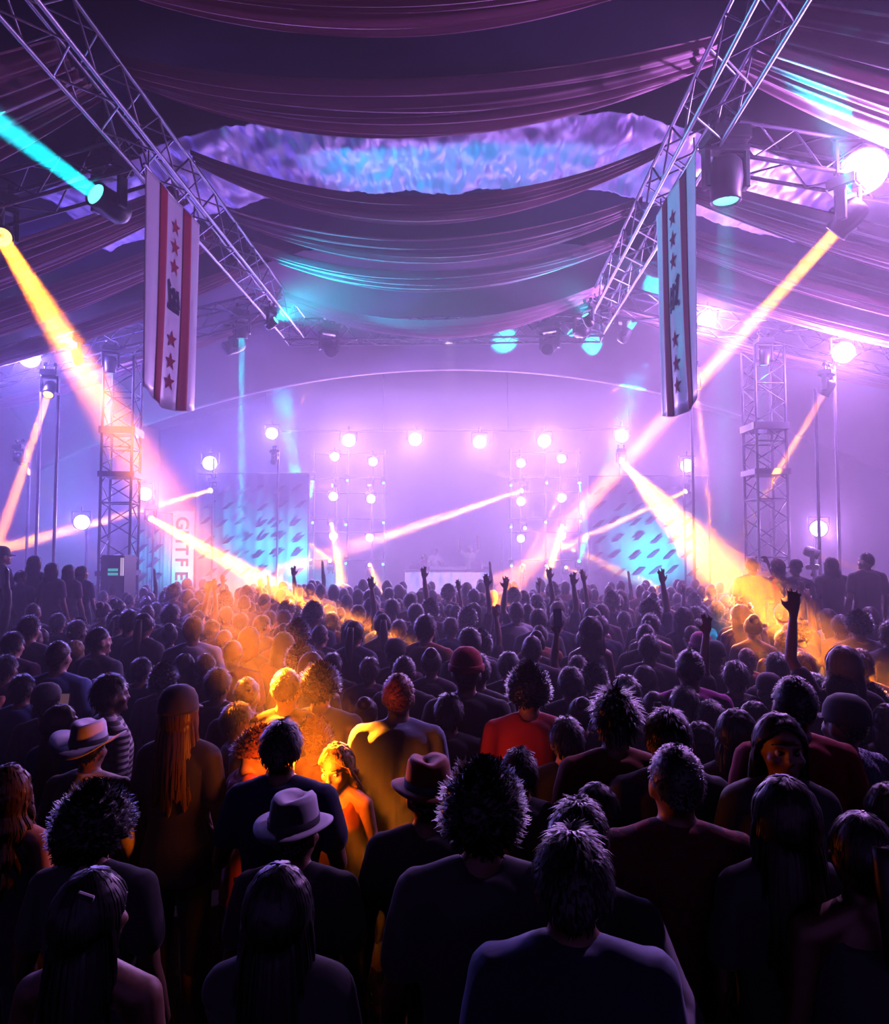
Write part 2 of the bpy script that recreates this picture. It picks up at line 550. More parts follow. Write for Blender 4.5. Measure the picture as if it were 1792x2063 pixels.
def wash(label, pos, power, s=1.0, aim=None, group=None, cone=125, tint=None):
    pos = Vector(pos)
    aim = Vector(aim) if aim is not None else Vector((pos.x * 0.45, 3.0, 2.2))
    d = (aim - pos).normalized()
    root = empty('wash_lamp', pos)
    props(root, label, 'stage lamp', group)
    q = Vector((0, 0, -1)).rotation_difference(d)
    for name, me, m, r in (('housing', CAN, M['black'], q), ('lens', CAN_LENS, LENS['white'], q), ('bracket', CAN_YOKE, M['black'], Quaternion())):
        o = link(name, me, m, root)
        o.rotation_mode = 'QUATERNION'
        o.rotation_quaternion = r
        o.scale = (s, s, s)
    lo = add_spot(root, d * 0.03, d, tint or LAMP['white'], power * WASH, min(cone, 170), 0.12 * s, 0.6)
    if cone > 180:          # an open blinder that also lights the cloth behind it
        ld = bpy.data.lights.new('lamp_light', 'POINT')
        ld.color, ld.energy, ld.shadow_soft_size = lo.data.color, lo.data.energy, 0.1
        lo.data = ld
        lo.location = d * 0.15
    return root

SY = 24.3      # depth of the stage lamp frames
W_LAMPS = [  # label, px, py, Y, power, size
    ('large glowing white lamp at the left end of the long top row over the stage', 548, 873, SY, 4000, 1.1),
    ('large glowing white lamp second from the left in the long top row over the stage', 703, 887, SY, 5000, 1.2),
    ('large glowing white lamp left of centre in the long top row over the stage', 837, 885, SY, 5000, 1.2),
    ('large glowing white lamp right of centre in the long top row over the stage', 967, 890, SY, 5000, 1.2),
    ('large glowing white lamp second from the right in the long top row over the stage', 1097, 888, SY, 5000, 1.2),
    ('large glowing white lamp at the right end of the long top row over the stage', 1253, 878, SY, 5000, 1.2),
    ('glowing white lamp left of the stage top row, beside a crossing pink beam', 423, 933, 20.5, 3500, 1.1),
    ('glowing white lamp right of the stage top row, between the pink beams', 1385, 938, 20.5, 3000, 1.0),
    ('small white lamp at the top left of the left lamp frame', 675, 920, SY, 1300, 0.8),
    ('small white lamp at the top right of the left lamp frame', 752, 930, SY, 1300, 0.8),
    ('small white lamp at the top left of the right lamp frame', 1050, 933, SY, 1300, 0.8),
    ('small white lamp at the top right of the right lamp frame', 1132, 924, SY, 1300, 0.8),
    ('small white lamp in the middle left of the left lamp frame', 672, 1000, SY, 1100, 0.8),
    ('small white lamp in the middle right of the left lamp frame', 748, 1005, SY, 1100, 0.8),
    ('small white lamp in the middle left of the right lamp frame', 1050, 1010, SY, 1100, 0.8),
    ('small white lamp in the middle right of the right lamp frame', 1132, 1003, SY, 1100, 0.8),
    ('small white lamp at the bottom left of the left lamp frame, over a yellow beam', 672, 1080, SY, 900, 0.75),
    ('small white lamp at the bottom right of the left lamp frame', 745, 1083, SY, 800, 0.7),
    ('small white lamp at the bottom left of the right lamp frame', 1050, 1085, SY, 800, 0.7),
    ('small white lamp at the bottom right of the right lamp frame, over a yellow beam', 1132, 1080, SY, 900, 0.75),
    ('white lamp just right of the left tower, low in a pink beam', 292, 995, 17.5, 2500, 0.9),
    ('white lamp left of the left tower, low above the crowd', 165, 1052, 15.0, 1800, 0.85),
    ('white lamp at the far left edge, high beside the wide orange beam', 60, 720, 13.2, 4800, 0.95),
    ('white lamp low right of the right tower', 1650, 1065, 14.5, 2200, 0.85),
    ('white lamp high right, beside the right banner', 1425, 645, 14.0, 2600, 0.9),
    ('white lamp at the right edge, above and right of the right tower', 1700, 710, 13.0, 2700, 0.95),
    ('largest blinding white lamp near the top right corner', 1740, 345, 8.3, 2600, 1.3),
]
for lab, px, py, Y, pw, s in W_LAMPS:
    wash(lab, at(px, py, Y), pw, s * 1.3, group='white wash lamps', tint=(0.26, 0.17, 1.0) if px < 600 else (0.62, 0.27, 1.0) if px > 1180 else (0.60, 0.31, 1.0), cone=360 if Y < 15 and py < 800 else 125)

wash('added small white lamp on the cross truss, there to light the DJs', at(905, 655, 15.5), 2500, 0.6, aim=at(910, 1150, 23.6), group='white wash lamps', cone=16, tint=(1.0, 0.72, 0.62))  # extra lamp, added so the DJs get light from the front
# label, lens px,py,Y, aim px,py,Y, power, cone, size
O = [
    ('amber beam lamp at the left edge throwing a wide beam down to the blond woman', (3, 478, 8.6), (655, 1540, 3.6), 60000, 3.7, 1.2),
    ('amber beam lamp high on the right throwing a wide beam down across the stage', (1684, 468, 8.5), (955, 1262, 13.0), 150000, 3.6, 1.15),
    ('amber beam lamp throwing the thick bright yellow beam down to the right crowd', (1253, 930, 22.0), (1650, 1365, 6.0), 120000, 3.2, 0.9),
    ('amber beam lamp beside the lettered banner throwing a bright yellow beam to the right', (305, 1045, 17.5), (700, 1268, 8.0), 75000, 2.2, 0.8),
    ('amber beam lamp right of the DJ throwing a long beam left across the stage', (1052, 988, 24.0), (380, 1215, 17.5), 80000, 4.0, 0.9),
    ('amber beam lamp left of the stage throwing a beam to the far left', (425, 988, 20.0), (-40, 1118, 14.0), 45000, 2.8, 0.8),
    ('amber beam lamp far left throwing a beam steeply down past the orange spark', (97, 795, 13.0), (-5, 1100, 11.0), 36000, 2.6, 0.9),
    ('amber lamp glowing as an orange spark at the far left', (45, 932, 14.5), (172, 1100, 16.5), 5000, 1.6, 0.7),
    ('amber beam lamp by the stage edge throwing a thin beam up to the left banner', (665, 1130, SY), (285, 810, 13.0), 22000, 1.8, 0.7),
    ('amber beam lamp on the left pole throwing a thin beam up to the fascia', (556, 920, 20.0), (632, 757, 20.8), 10000, 1.8, 0.7),
    ('amber beam lamp on the left lamp frame throwing a faint beam up', (745, 978, SY), (690, 735, 22.0), 2500, 1.4, 0.7),
    ('amber beam lamp on the left lamp frame throwing a thin level beam left', (670, 978, SY), (400, 1006, 21.0), 8000, 1.6, 0.7),
    ('amber beam lamp at the lower left lamp frame throwing a yellow beam down', (668, 1056, SY), (697, 1225, 17.0), 70000, 2.6, 0.7),
    ('amber beam lamp left of the DJ booth throwing a short yellow beam down', (745, 1138, SY), (775, 1210, 19.0), 20000, 2.4, 0.7),
    ('amber beam lamp at the lower right lamp frame throwing a yellow beam down', (1133, 1060, SY), (1088, 1225, 17.0), 70000, 2.6, 0.7),
    ('amber beam lamp right of the DJ throwing a thin beam down to the right', (1058, 1064, SY), (1395, 1218, 16.0), 26000, 1.8, 0.7),
    ('amber beam lamp at right throwing a thin beam down left across the stage', (1382, 990, 20.0), (1000, 1165, 17.0), 26000, 2.4, 0.7),
    ('amber beam lamp beside the DJ booth throwing a beam up to the right fascia', (1055, 1138, SY), (1252, 765, 21.0), 22000, 2.0, 0.7),
    ('amber beam lamp under the right banner throwing a pink beam down', (1404, 785, 15.0), (1442, 1130, 15.0), 16000, 2.8, 0.8),
    ('amber beam lamp right of the right tower throwing a beam down left', (1660, 795, 13.0), (1455, 1140, 14.5), 30000, 2.2, 0.8),
    ('amber beam lamp behind the people on the right platform', (1650, 1118, 12.5), (1800, 1170, 12.0), 4000, 1.6, 0.7),
    ('amber lamp low on the stage right of the DJ throwing a thin beam', (1141, 1143, SY), (1228, 1182, 19.5), 4000, 1.4, 0.6),
    ('amber lamp in the crowd at right, a bright spark beside the thick yellow beam', (1432, 1200, 13.5), (1368, 1285, 9.0), 5000, 3.0, 0.6),
]
for lab, a, b, pw, ang, s in O:
    moving_head(lab, at(*a), at(*b), 'orange', pw, ang, s, hang=a[1] < 1100, group='amber beam lamps')

C = [
    ('cyan lamp under the near left side truss throwing a beam up to the left corner', (193, 391, 8.4), (-60, 205, 6.9), 9000, 6.0, 1.35),
    ('cyan lamp under the near right side truss pointing straight down', (1463, 404, 8.3), (1462, 700, 8.4), 900, 4.0, 1.45),
    ('cyan lamp at the right end of the cross truss throwing a bright beam up right', (1267, 664, 15.2), (1450, 395, 14.7), 22000, 3.0, 0.9),
    ('cyan lamp under the left end of the cross truss pointing straight down', (487, 681, 14.6), (487, 1000, 15.2), 1600, 3.2, 1.0),
    ('small cyan lamp on top of the left tower', (222, 749, 13.7), (214, 1000, 14.2), 900, 3.0, 0.9),
    ('small cyan lamp on top of the right tower', (1540, 735, 13.7), (1530, 1000, 14.0), 500, 3.0, 0.9),
    ('cyan lamp on the left lamp frame, top outer corner, beam down', (630, 970, SY), (615, 1075, 23.0), 3000, 2.0, 0.6),
    ('cyan lamp on the left lamp frame, bottom outer corner, wide beam up', (625, 1128, SY), (560, 745, 20.0), 7000, 7.0, 0.6),
    ('cyan lamp on the right lamp frame, bottom outer corner, wide beam up', (1167, 1131, SY), (1255, 850, 20.0), 5000, 6.0, 0.6),
    ('cyan lamp on the right lamp frame, top outer corner, beam down', (1168, 973, SY), (1180, 1060, 23.0), 2500, 2.0, 0.6),
    ('cyan flood lamp low on the left of the stage, half hidden by a yellow beam', (690, 1182, 19.6), (500, 1090, 21.3), 5000, 75, 0.9),
    ('cyan flood lamp low on the right of the stage, above the crowd', (1330, 1185, 19.6), (1320, 1090, 21.3), 3000, 90, 0.9),
    ('cyan spot lamp lighting an oval on the right of the fascia', (1165, 668, 15.3), (1030, 686, 18.5), 1500, 9, 1.1),
    ('cyan spot lamp lighting a round patch beside the cross truss', (1222, 650, 15.3), (1195, 690, 18.5), 1300, 8, 0.8),
    ('cyan spot lamp washing the near right swag', (1712, 395, 8.3), (1630, 95, 7.2), 5000, 26, 0.6),
    ('cyan spot lamp washing the middle swags from the left', (556, 645, 13.0), (740, 515, 12.3), 15000, 95, 0.7),
    ('cyan spot lamp washing the middle swags from the right', (1180, 635, 13.0), (1080, 440, 12.0), 1800, 90, 0.7),
    ('cyan spot lamp washing the left swags', (150, 705, 12.6), (90, 540, 12.2), 8000, 90, 0.8),
    ('cyan spot lamp at the left screen, shining down the lettered banner', (352, 1222, 17.6), (335, 1110, 18.8), 1500, 80, 0.7),
]
for lab, a, b, pw, ang, s in C:
    moving_head(lab, at(*a), at(*b), 'cyan', pw * 6, ang, s, hang=a[1] < 1100, group='cyan stage lamps')
DIM = [(700, 968), (773, 973), (630, 1053), (697, 1057), (773, 1053), (697, 1135), (772, 1137), (1030, 978), (1030, 1062), (1100, 1052), (1031, 1140), (1101, 1140), (1102, 973), (1170, 1050)]
for i, (px, py) in enumerate(DIM):
    side = 'left' if px < 900 else 'right'
    row = 'top' if py < 1000 else 'middle' if py < 1100 else 'bottom'
    col = {700: 'middle', 697: 'middle', 773: 'inner', 772: 'inner', 630: 'outer', 1030: 'inner', 1031: 'inner', 1100: 'middle', 1101: 'middle', 1102: 'middle', 1170: 'outer'}[px]
    moving_head('tiny cyan lamp in the %s row of the %s lamp frame, %s column' % (row, side, col), at(px, py, SY), at(px, py + 40, SY - 3), 'cyan', 120, 8, 0.45, group='cyan stage lamps')
OFF = [('dark unlit lamp hanging from the left end of the cross truss', 455, 703, 14.9, (300, 760, 14)), ('dark unlit lamp under the left half of the cross truss', 668, 707, 15.5, (730, 790, 14)),
       ('dark unlit lamp under the right half of the cross truss', 1103, 703, 15.5, (1040, 780, 14))]
for lab, px, py, Y, b in OFF:
    moving_head(lab, at(px, py, Y), at(*b), 'cyan', 0, 2, 1.25)

# ------------------------------------------------------------------ lamp supports
def pipe_thing(name, label, pts, r=0.025, base=None, cat='pole', part='pole', material=None, group=None):
    pts = [Vector(p) for p in pts]
    root = empty(name, pts[0])
    props(root, label, cat, group)
    for a, b in zip(pts, pts[1:]):
        bar(root, part, a, b, r, material or M['darkmetal'])
    if base:
        for k in range(3):
            t = k * 2.094 + 0.4
            bar(root, 'foot', pts[0] + Vector((0, 0, base)), pts[0] + Vector((math.cos(t) * base, math.sin(t) * base, 0.02)), r * 0.8, material or M['darkmetal'])
    return root

DZ = 0.80     # stage deck height
def stand(label, px, Y, ztop, z0=0.0, dy=0.22):
    p = at(px, 1000, Y)
    pipe_thing('lamp_stand', label, [(p.x, Y + dy, z0), (p.x, Y + dy, ztop)], 0.03, 0.45, 'lamp stand')
def zpx(py, Y, px=900):
    return at(px, py, Y).z
stand('slim dark lamp stand beside the lettered banner', 303, 17.6, zpx(990, 17.5) + 0.1)
stand('slim dark lamp stand at the left of the stage, crossed by pink beams', 424, 20.2, zpx(925, 20.2) + 0.1, DZ)
stand('dark pole at the left front of the stage with an amber lamp on top', 556, 20.0, zpx(905, 20), DZ)
stand('dark pole at the right front of the stage behind the thick yellow beam', 1252, 22.0, zpx(912, 22), DZ)
stand('slim dark lamp stand at the right of the stage between pink beams', 1384, 20.2, zpx(930, 20.2) + 0.1, DZ)
stand('lamp stand left of the left tower, low above the crowd', 166, 15.0, zpx(1045, 15))
stand('lamp stand at the far left carrying an orange spark', 44, 14.5, zpx(925, 14.5))
stand('tall lamp stand at the far left edge under a white lamp', 62, 13.3, zpx(712, 13.2))
stand('tall lamp stand at the far left with a steep amber beam', 98, 13.0, zpx(785, 13))
stand('lamp stand low on the right behind the platform', 1651, 14.5, zpx(1060, 14.5))
stand('tall lamp stand right of the right tower with an amber lamp', 1661, 13.0, zpx(785, 13))
stand('tall lamp stand at the right edge under a white lamp', 1702, 13.0, zpx(700, 13))
stand('short lamp stand behind the people on the right platform', 1649, 12.5, zpx(1112, 12.5))
stand('short lamp stand in the crowd beside the thick yellow beam', 1433, 13.5, zpx(1205, 13.5))
stand('tall thin pole below the right banner carrying an amber lamp', 1404, 15.0, zpx(775, 15))
stand('lamp stand of the flood lamp on the right of the stage', 1330, 19.6, zpx(1190, 19.6), DZ)
stand('short lamp stand of the flood lamp on the left of the stage', 690, 19.6, zpx(1188, 19.6), DZ)
stand('short lamp stand at the foot of the lettered banner', 352, 17.6, zpx(1228, 17.6))

def lamp_frame(label, xs, side):
    p0 = at(xs[0], 1100, SY)
    root = empty('pipe_rack', (p0.x, SY + 0.16, DZ))
    props(root, label, 'pipe rack')
    zt = zpx(905, SY)
    X = [at(x, 1100, SY).x for x in xs]
    for x in X:
        bar(root, 'upright', (x, SY + 0.16, DZ), (x, SY + 0.16, zt), 0.03, M['darkmetal'])
    for py in (912, 962, 992, 1045, 1072, 1128):
        z = zpx(py, SY)
        bar(root, 'crossbar', (min(X) - 0.1, SY + 0.19, z), (max(X) + 0.1, SY + 0.19, z), 0.022, M['darkmetal'])
lamp_frame('lattice of dark pipes carrying small lamps at the left of the DJ', (630, 674, 699, 749, 773), 'l')
lamp_frame('lattice of dark pipes carrying small lamps at the right of the DJ', (1030, 1050, 1101, 1132, 1169), 'r')
# the long bar of the top row, on two poles at its ends and two hangers
zb = zpx(866, SY)
xa, xb = at(530, 866, SY).x, at(1272, 866, SY).x
root = empty('lamp_bar', (xa, SY + 0.12, zb))
props(root, 'long horizontal pipe carrying the top row of white lamps over the stage', 'lamp bar')
bar(root, 'pipe', (xa, SY + 0.12, zb), (xb, SY + 0.12, zb), 0.03, M['darkmetal'])
for x in (xa + 0.05, xa + (xb - xa) * .33, xa + (xb - xa) * .67, xb - 0.05):
    bar(root, 'hanger', (x, SY + 0.12, zb), (x, SY + 0.12, roof_z(x)), 0.012, M['darkmetal'])

def drop(label, top, bottom, r=0.03):
    pipe_thing('drop_pipe', label, [top, bottom], r, None, 'pipe', 'pipe')
def rz(x, x0, slope): return TZ - 0.05 - slope * abs(x - x0) - 0.2
# lamps hung from the side trusses
for lab, (px, py, Y), x0, sl in (
        ('short pipe holding the amber lamp at the left edge', (3, 478, 8.6), TXL - 0.3, 0.27),
        ('short pipe holding the near left cyan lamp', (200, 350, 8.6), TXL - 0.3, 0.27),
        ('short pipe holding the near right cyan lamp', (1466, 335, 8.5), TXR + 0.3, 0.20),
        ('short pipe holding the largest white lamp', (1742, 335, 8.5), TXR + 0.3, 0.20),
        ('short pipe holding the high amber lamp on the right', (1688, 455, 8.5), TXR + 0.3, 0.20),
        ('short pipe holding the white lamp beside the right banner', (1426, 636, 14.0), TXR + 0.3, 0.24)):
    p = at(px, py, Y)
    z1 = rz(p.x, x0, sl)
    if z1 > p.z + 0.05:
        drop(lab, (p.x, p.y, z1 + 0.1), (p.x, p.y, p.z))

# chain hoists with cable bundles on the near side trusses
def hoist(label, top, mid, low):
    top, mid, low = Vector(top), Vector(mid), Vector(low)
    root = empty('chain_hoist', low)
    props(root, label, 'hoist')
    bm = bmesh.new()
    c = mid - low
    bm_box(bm, c, (0.16, 0.20, 0.34))
    bmesh.ops.bevel(bm, geom=bm.edges[:], offset=0.03, segments=2, affect='EDGES')
    link('motor', mesh_bm('motor', bm), M['black'], root)
    bm = bmesh.new()
    bm_cyl(bm, c + Vector((0.03, 0, -0.14)), c + Vector((0.03, 0, -0.42)), 0.07, 0.05)
    link('chain_bag', mesh_bm('chain_bag', bm), M['cable'], root)
    for k, dx in enumerate((-0.05, 0.0, 0.05)):
        pts = []
        for i in range(13):
            t = i / 12
            p = top.lerp(low, t) + Vector((dx + 0.10 * math.sin(t * 5 + k), 0.05 * math.sin(t * 7 + 2 * k), 0))
            pts.append(p - low)
        cu = bpy.data.curves.new('cable', 'CURVE'); cu.dimensions = '3D'; cu.bevel_depth = 0.022
        sp = cu.splines.new('POLY'); sp.points.add(len(pts) - 1)
        for i, p in enumerate(pts): sp.points[i].co = (*p, 1)
        me = bake(bpy.data.objects.new('cable_tmp', cu)); bpy.data.curves.remove(cu)
        link('cable', me, M['cable'], root)
hoist('black chain hoist and cables above the near left cyan lamp', at(200, 165, 8.55), at(210, 255, 8.55), at(215, 335, 8.5))
hoist('black chain hoist and cables above the near right cyan lamp', at(1462, 150, 8.45), at(1468, 285, 8.45), at(1466, 335, 8.4))

# ------------------------------------------------------------------ hanging banners under the trusses
M['bwhite'] = mat('banner white satin', (0.70, 0.70, 0.76), 0.35, sheen=0.2, trans=0.25)
M['bred'] = mat('banner red satin', (0.24, 0.003, 0.025), 0.8, spec=0.1)
M['bblack'] = mat('banner black print', (0.01, 0.008, 0.03), 0.8, spec=0.1)
def star_poly(c, r, n=5, rot=0.0):
    return [(c[0] + (r if k % 2 == 0 else r * 0.42) * math.sin(k * math.pi / n + rot), c[1] + (r if k % 2 == 0 else r * 0.42) * math.cos(k * math.pi / n + rot)) for k in range(2 * n)]
def banner(label, X, Y0, Y1, ztop, zbot, face, wavek):
    root = empty('hanging_banner', (X, (Y0 + Y1) / 2, zbot))
    props(root, label, 'banner')
    W, H = Y1 - Y0, ztop - zbot
    def S(u, v, off=0.0):
        # u along the depth 0..1, v up 0..1
        b = 0.05 * u + 0.025 * math.sin(u * 9.0 + wavek) * (1 - 0.6 * v) + 0.012 * math.sin(u * 23 + wavek) * (1 - v) - 0.05 * (1 - v) ** 3 * math.sin(3.14 * u)
        low = -0.12 * math.sin(3.14 * u) if v < 0.02 else 0
        return Vector((face * (b + off), (u - 0.5) * W * (1 - 0.05 * (1 - v)), v * H + low))
    def patch(name, u0, u1, v0, v1, off, m, nu=6, nv=30):
        vs_, fs = [], []
        for i in range(nu + 1):
            for j in range(nv + 1):
                vs_.append(S(u0 + (u1 - u0) * i / nu, v0 + (v1 - v0) * j / nv, off))
        for i in range(nu):
            for j in range(nv):
                a = i * (nv + 1) + j
                fs.append((a, a + 1, a + nv + 2, a + nv + 1))
        o = link(name, mesh_from(name, vs_, fs), m, root)
        s = o.modifiers.new('thickness', 'SOLIDIFY'); s.thickness = 0.004; s.offset = 0
        return o
    patch('cloth', 0, 1, 0, 1, 0, M['bwhite'], 40, 40)
    for u0 in (0.23, 0.66):
        patch('red_stripe', u0, u0 + 0.15, 0.004, 0.995, 0.006, M['bred'])
    for v in (0.86, 0.76, 0.66, 0.30, 0.19, 0.09):
        pts = star_poly((0.535, v), 0.080, 5)
        vs_ = [S(0.535, v, 0.008)] + [S(0.535 + (a - 0.535) * 0.95, v + (b - v) * W / H, 0.008) for a, b in pts]
        fs = [(0, k + 1, (k + 1) % 10 + 1) for k in range(10)]
        link('red_star', mesh_from('red_star', vs_, fs, False), M['bred'], root)
    # dark blackletter style emblem, drawn as strokes
    E = [((.45, .57), (.50, .45)), ((.59, .55), (.62, .46)), ((.47, .535), (.61, .515)), ((.47, .49), (.61, .475)), ((.44, .455), (.63, .445)), ((.53, .555), (.56, .44)), ((.44, .58), (.48, .55))]
    for (a0, b0), (a1, b1) in E:
        w = 0.022
        du, dv = a1 - a0, (b1 - b0) * 1.7
        n = math.hypot(du, dv)
        ox, oy = -dv / n * w, du / n * w / 1.7
        vs_ = [S(a0 + ox, b0 + oy, .008), S(a0 - ox, b0 - oy, .008), S(a1 - ox, b1 - oy, .008), S(a1 + ox, b1 + oy, .008)]
        link('emblem_stroke', mesh_from('emblem_stroke', vs_, [(0, 1, 2, 3)], False), M['bblack'], root)
    bar(root, 'top_rod', (X, Y0 - 0.03, ztop), (X, Y1 + 0.03, ztop), 0.02, M['alu'])
    for t in (0.05, 0.95):
        y = Y0 + (Y1 - Y0) * t
        bar(root, 'tie', (X, y, ztop), (X, y, TZ - 0.2), 0.008, M['cable'])
banner('white satin banner with red stripes and stars under the left truss', -3.92, 8.0, 9.55, 7.06, 4.38, 1, 0.4)
banner('white satin banner with red stripes and stars under the right truss', 2.64, 8.0, 9.6, 7.10, 4.26, -1, 2.1)

# ------------------------------------------------------------------ stage dressing
M['scrim'] = mat('pale printed scrim', (0.40, 0.50, 0.56), 0.7, bump=(0.7, 0.2, (1, 1, 0.2)))
M['mark'] = mat('dark plum print', (0.16, 0.04, 0.12), 0.8)
M['letter'] = mat('red lettering', (0.50, 0.02, 0.02), 0.6)
M['strip'] = mat('pale banner strip', (0.46, 0.52, 0.52), 0.7)
def wing(label, px0, px1, py_top, Y, marks):
    a, b = at(px0, py_top, Y), at(px1, py_top, Y)
    root = empty('wing_panel', ((a.x + b.x) / 2, Y, DZ))
    props(root, label, 'stage panel')
    W, H = b.x - a.x, a.z - DZ
    vs_, fs = [], []
    n = 60
    for i in range(n + 1):
        x = -W / 2 + W * i / n
        for z in (0, H * .5, H):
            vs_.append((x, 0.03 * math.sin(i * 0.35) + 0.012 * math.sin(i * 1.1), z))
    for i in range(n):
        for j in range(2):
            k = i * 3 + j
            fs.append((k, k + 3, k + 4, k + 1))
    o = link('scrim', mesh_from('scrim', vs_, fs), M['scrim'], root)
    s = o.modifiers.new('thickness', 'SOLIDIFY'); s.thickness = 0.02
    me = mesh_from('printed_leaf', [(-.21, 0, -.13), (-.02, 0, -.10), (.22, 0, .13), (.04, 0, .10)], [(0, 1, 2, 3)], False)
    for (px, py) in marks:
        p = at(px, py, Y - 0.08)
        link('printed_leaf', me, M['mark'], root, p - root.location)
    bar(root, 'top_pipe', root.location + Vector((-W / 2, 0.05, H)), root.location + Vector((W / 2, 0.05, H)), 0.03, M['darkmetal'])
    for sx in (-1, 1):
        bar(root, 'upright', root.location + Vector((sx * W / 2, 0.05, 0)), root.location + Vector((sx * W / 2, 0.05, H)), 0.03, M['darkmetal'])
    return root
random.seed(5)
mk = []
for r_ in range(6):
    for c_ in range(6):
        mk.append((415 + c_ * 36 + random.uniform(-4, 4) + (r_ % 2) * 8, 985 + r_ * 33 + random.uniform(-4, 4)))
wing('pale teal lit stage panel printed with dark leaf marks, left of the stage', 396, 622, 955, 21.3, mk)
mk = [(278 + c_ * 30 + (r_ % 2) * 6, 1075 + r_ * 30) for r_ in range(4) for c_ in range(2)]
wing('narrow teal lit stage panel with dark leaf marks next to the left tower', 262, 348, 1035, 19.3, mk)
mk = []
for r_ in range(6):
    for c_ in range(6):
        mk.append((1205 + c_ * 36 + random.uniform(-4, 4) + (r_ % 2) * 8, 985 + r_ * 33 + random.uniform(-4, 4)))
wing('pale teal lit stage panel printed with dark leaf marks, right of the stage', 1186, 1428, 960, 21.3, mk)

# the lettered strip: upright lettering, read downward
a, b = at(349, 1030, 18.9), at(392, 1030, 18.9)
root = empty('lettered_banner', ((a.x + b.x) / 2, 18.9, 0.45))
props(root, 'pale upright banner with red capital letters reading downward', 'banner')
bm = bmesh.new()
W, H = b.x - a.x, a.z - 0.45
bm_box(bm, (0, 0, H / 2), (W, 0.03, H))
link('cloth', mesh_bm('cloth', bm), M['strip'], root)
for ch, py in (('G', 1040), ('H', 1068), ('T', 1096), ('F', 1124), ('E', 1152), ('S', 1180), ('T', 1208)):
    cu = bpy.data.curves.new('letter', 'FONT')
    cu.body = ch
    cu.size = 0.50
    cu.offset = 0.012
    cu.extrude = 0.006
    me = bake(bpy.data.objects.new('letter_tmp', cu)); bpy.data.curves.remove(cu)
    o = link('letter', me, M['letter'], root)
    # glyph x runs down, glyph y runs to the right
    o.matrix_local = Matrix.Translation((-0.19, -0.022, zpx(py, 18.9) - 0.45)) @ Matrix(((0, 1, 0, 0), (0, 0, -1, 0), (-1, 0, 0, 0), (0, 0, 0, 1)))

# DJ booth
YB_ = 23.0
a, b = at(815, 1148, YB_), at(990, 1148, YB_)
root = empty('dj_booth', ((a.x + b.x) / 2, YB_, DZ))
props(root, 'DJ booth with a pale blue and pink lit front panel', 'dj booth')
BW, BH = b.x - a.x, a.z - DZ
led = bpy.data.materials.new('booth screen print'); led.use_nodes = True
nt = led.node_tree; bs = nt.nodes['Principled BSDF']
tc = nt.nodes.new('ShaderNodeTexCoord'); mp = nt.nodes.new('ShaderNodeMapping')
mp.inputs['Rotation'].default_value = (0, 0.7, 0); mp.inputs['Scale'].default_value = (1.2, 1.2, 0.5)
nz = nt.nodes.new('ShaderNodeTexNoise'); nz.inputs['Scale'].default_value = 1.7; nz.inputs['Detail'].default_value = 3
cr = nt.nodes.new('ShaderNodeValToRGB')
cr.color_ramp.elements[0].position = 0.36; cr.color_ramp.elements[0].color = (0.04, 0.20, 0.80, 1)
cr.color_ramp.elements[1].position = 0.66; cr.color_ramp.elements[1].color = (0.75, 0.04, 0.35, 1)
e = cr.color_ramp.elements.new(0.50); e.color = (0.50, 0.45, 0.80, 1)
e = cr.color_ramp.elements.new(0.60); e.color = (0.72, 0.42, 0.72, 1)
nt.links.new(tc.outputs['Object'], mp.inputs['Vector']); nt.links.new(mp.outputs['Vector'], nz.inputs['Vector'])
nt.links.new(nz.outputs['Fac'], cr.inputs['Fac']); nt.links.new(cr.outputs['Color'], bs.inputs['Emission Color'])
nt.links.new(cr.outputs['Color'], bs.inputs['Base Color'])
bs.inputs['Emission Strength'].default_value = 0.7
for nm, c, s, m in (('front_panel', (0, -0.03, BH / 2 - 0.03), (BW - .04, 0.04, BH - 0.1), led), ('side_panel', (-BW / 2 + .02, 0.45, BH / 2 - .03), (0.04, 0.9, BH - .06), M['black']),
                    ('side_panel', (BW / 2 - .02, 0.45, BH / 2 - .03), (0.04, 0.9, BH - .06), M['black']), ('table_top', (0, 0.42, BH - 0.02), (BW + .04, 0.98, 0.05), M['black'])):
    bm = bmesh.new(); bm_box(bm, c, s)
    link(nm, mesh_bm(nm, bm), m, root)
M['plum'] = mat('plum casing', (0.12, 0.04, 0.16), 0.4)
M['steel'] = mat('brushed panel', (0.45, 0.42, 0.52), 0.35, metal=0.7)
def gear(name, label, x, w, h, d=0.4, m=None, knobs=4):
    r = empty(name, (root.location.x + x, YB_ + 0.35, DZ + BH + 0.005))
    props(r, label, 'dj gear')
    bm = bmesh.new(); bm_box(bm, (0, 0, h / 2), (w, d, h))
    bmesh.ops.bevel(bm, geom=bm.edges[:], offset=0.012, segments=2, affect='EDGES')
    link('case', mesh_bm('case', bm), m or M['plum'], r)
    bm = bmesh.new(); lathe(bm, [(0, 0.03), (0.02, 0.03), (0.025, 0), (0, 0)], 10)
    km = mesh_bm('knob', bm, True)
    for k in range(knobs):
        link('knob', km, M['steel'], r, (-w * .35 + w * .7 * k / max(1, knobs - 1), -d * .2, h))
gear('media_player', 'dark player deck at the left end of the DJ booth', -1.0, 0.6, 0.18)
gear('mixer', 'long pale mixer in the middle of the DJ booth', 0.0, 1.2, 0.10, m=M['steel'], knobs=7)
gear('media_player', 'dark player deck at the right of the DJ booth', 0.95, 0.34, 0.24)
gear('drum_pad', 'small plum pad at the far right end of the DJ booth', 1.28, 0.22, 0.10)
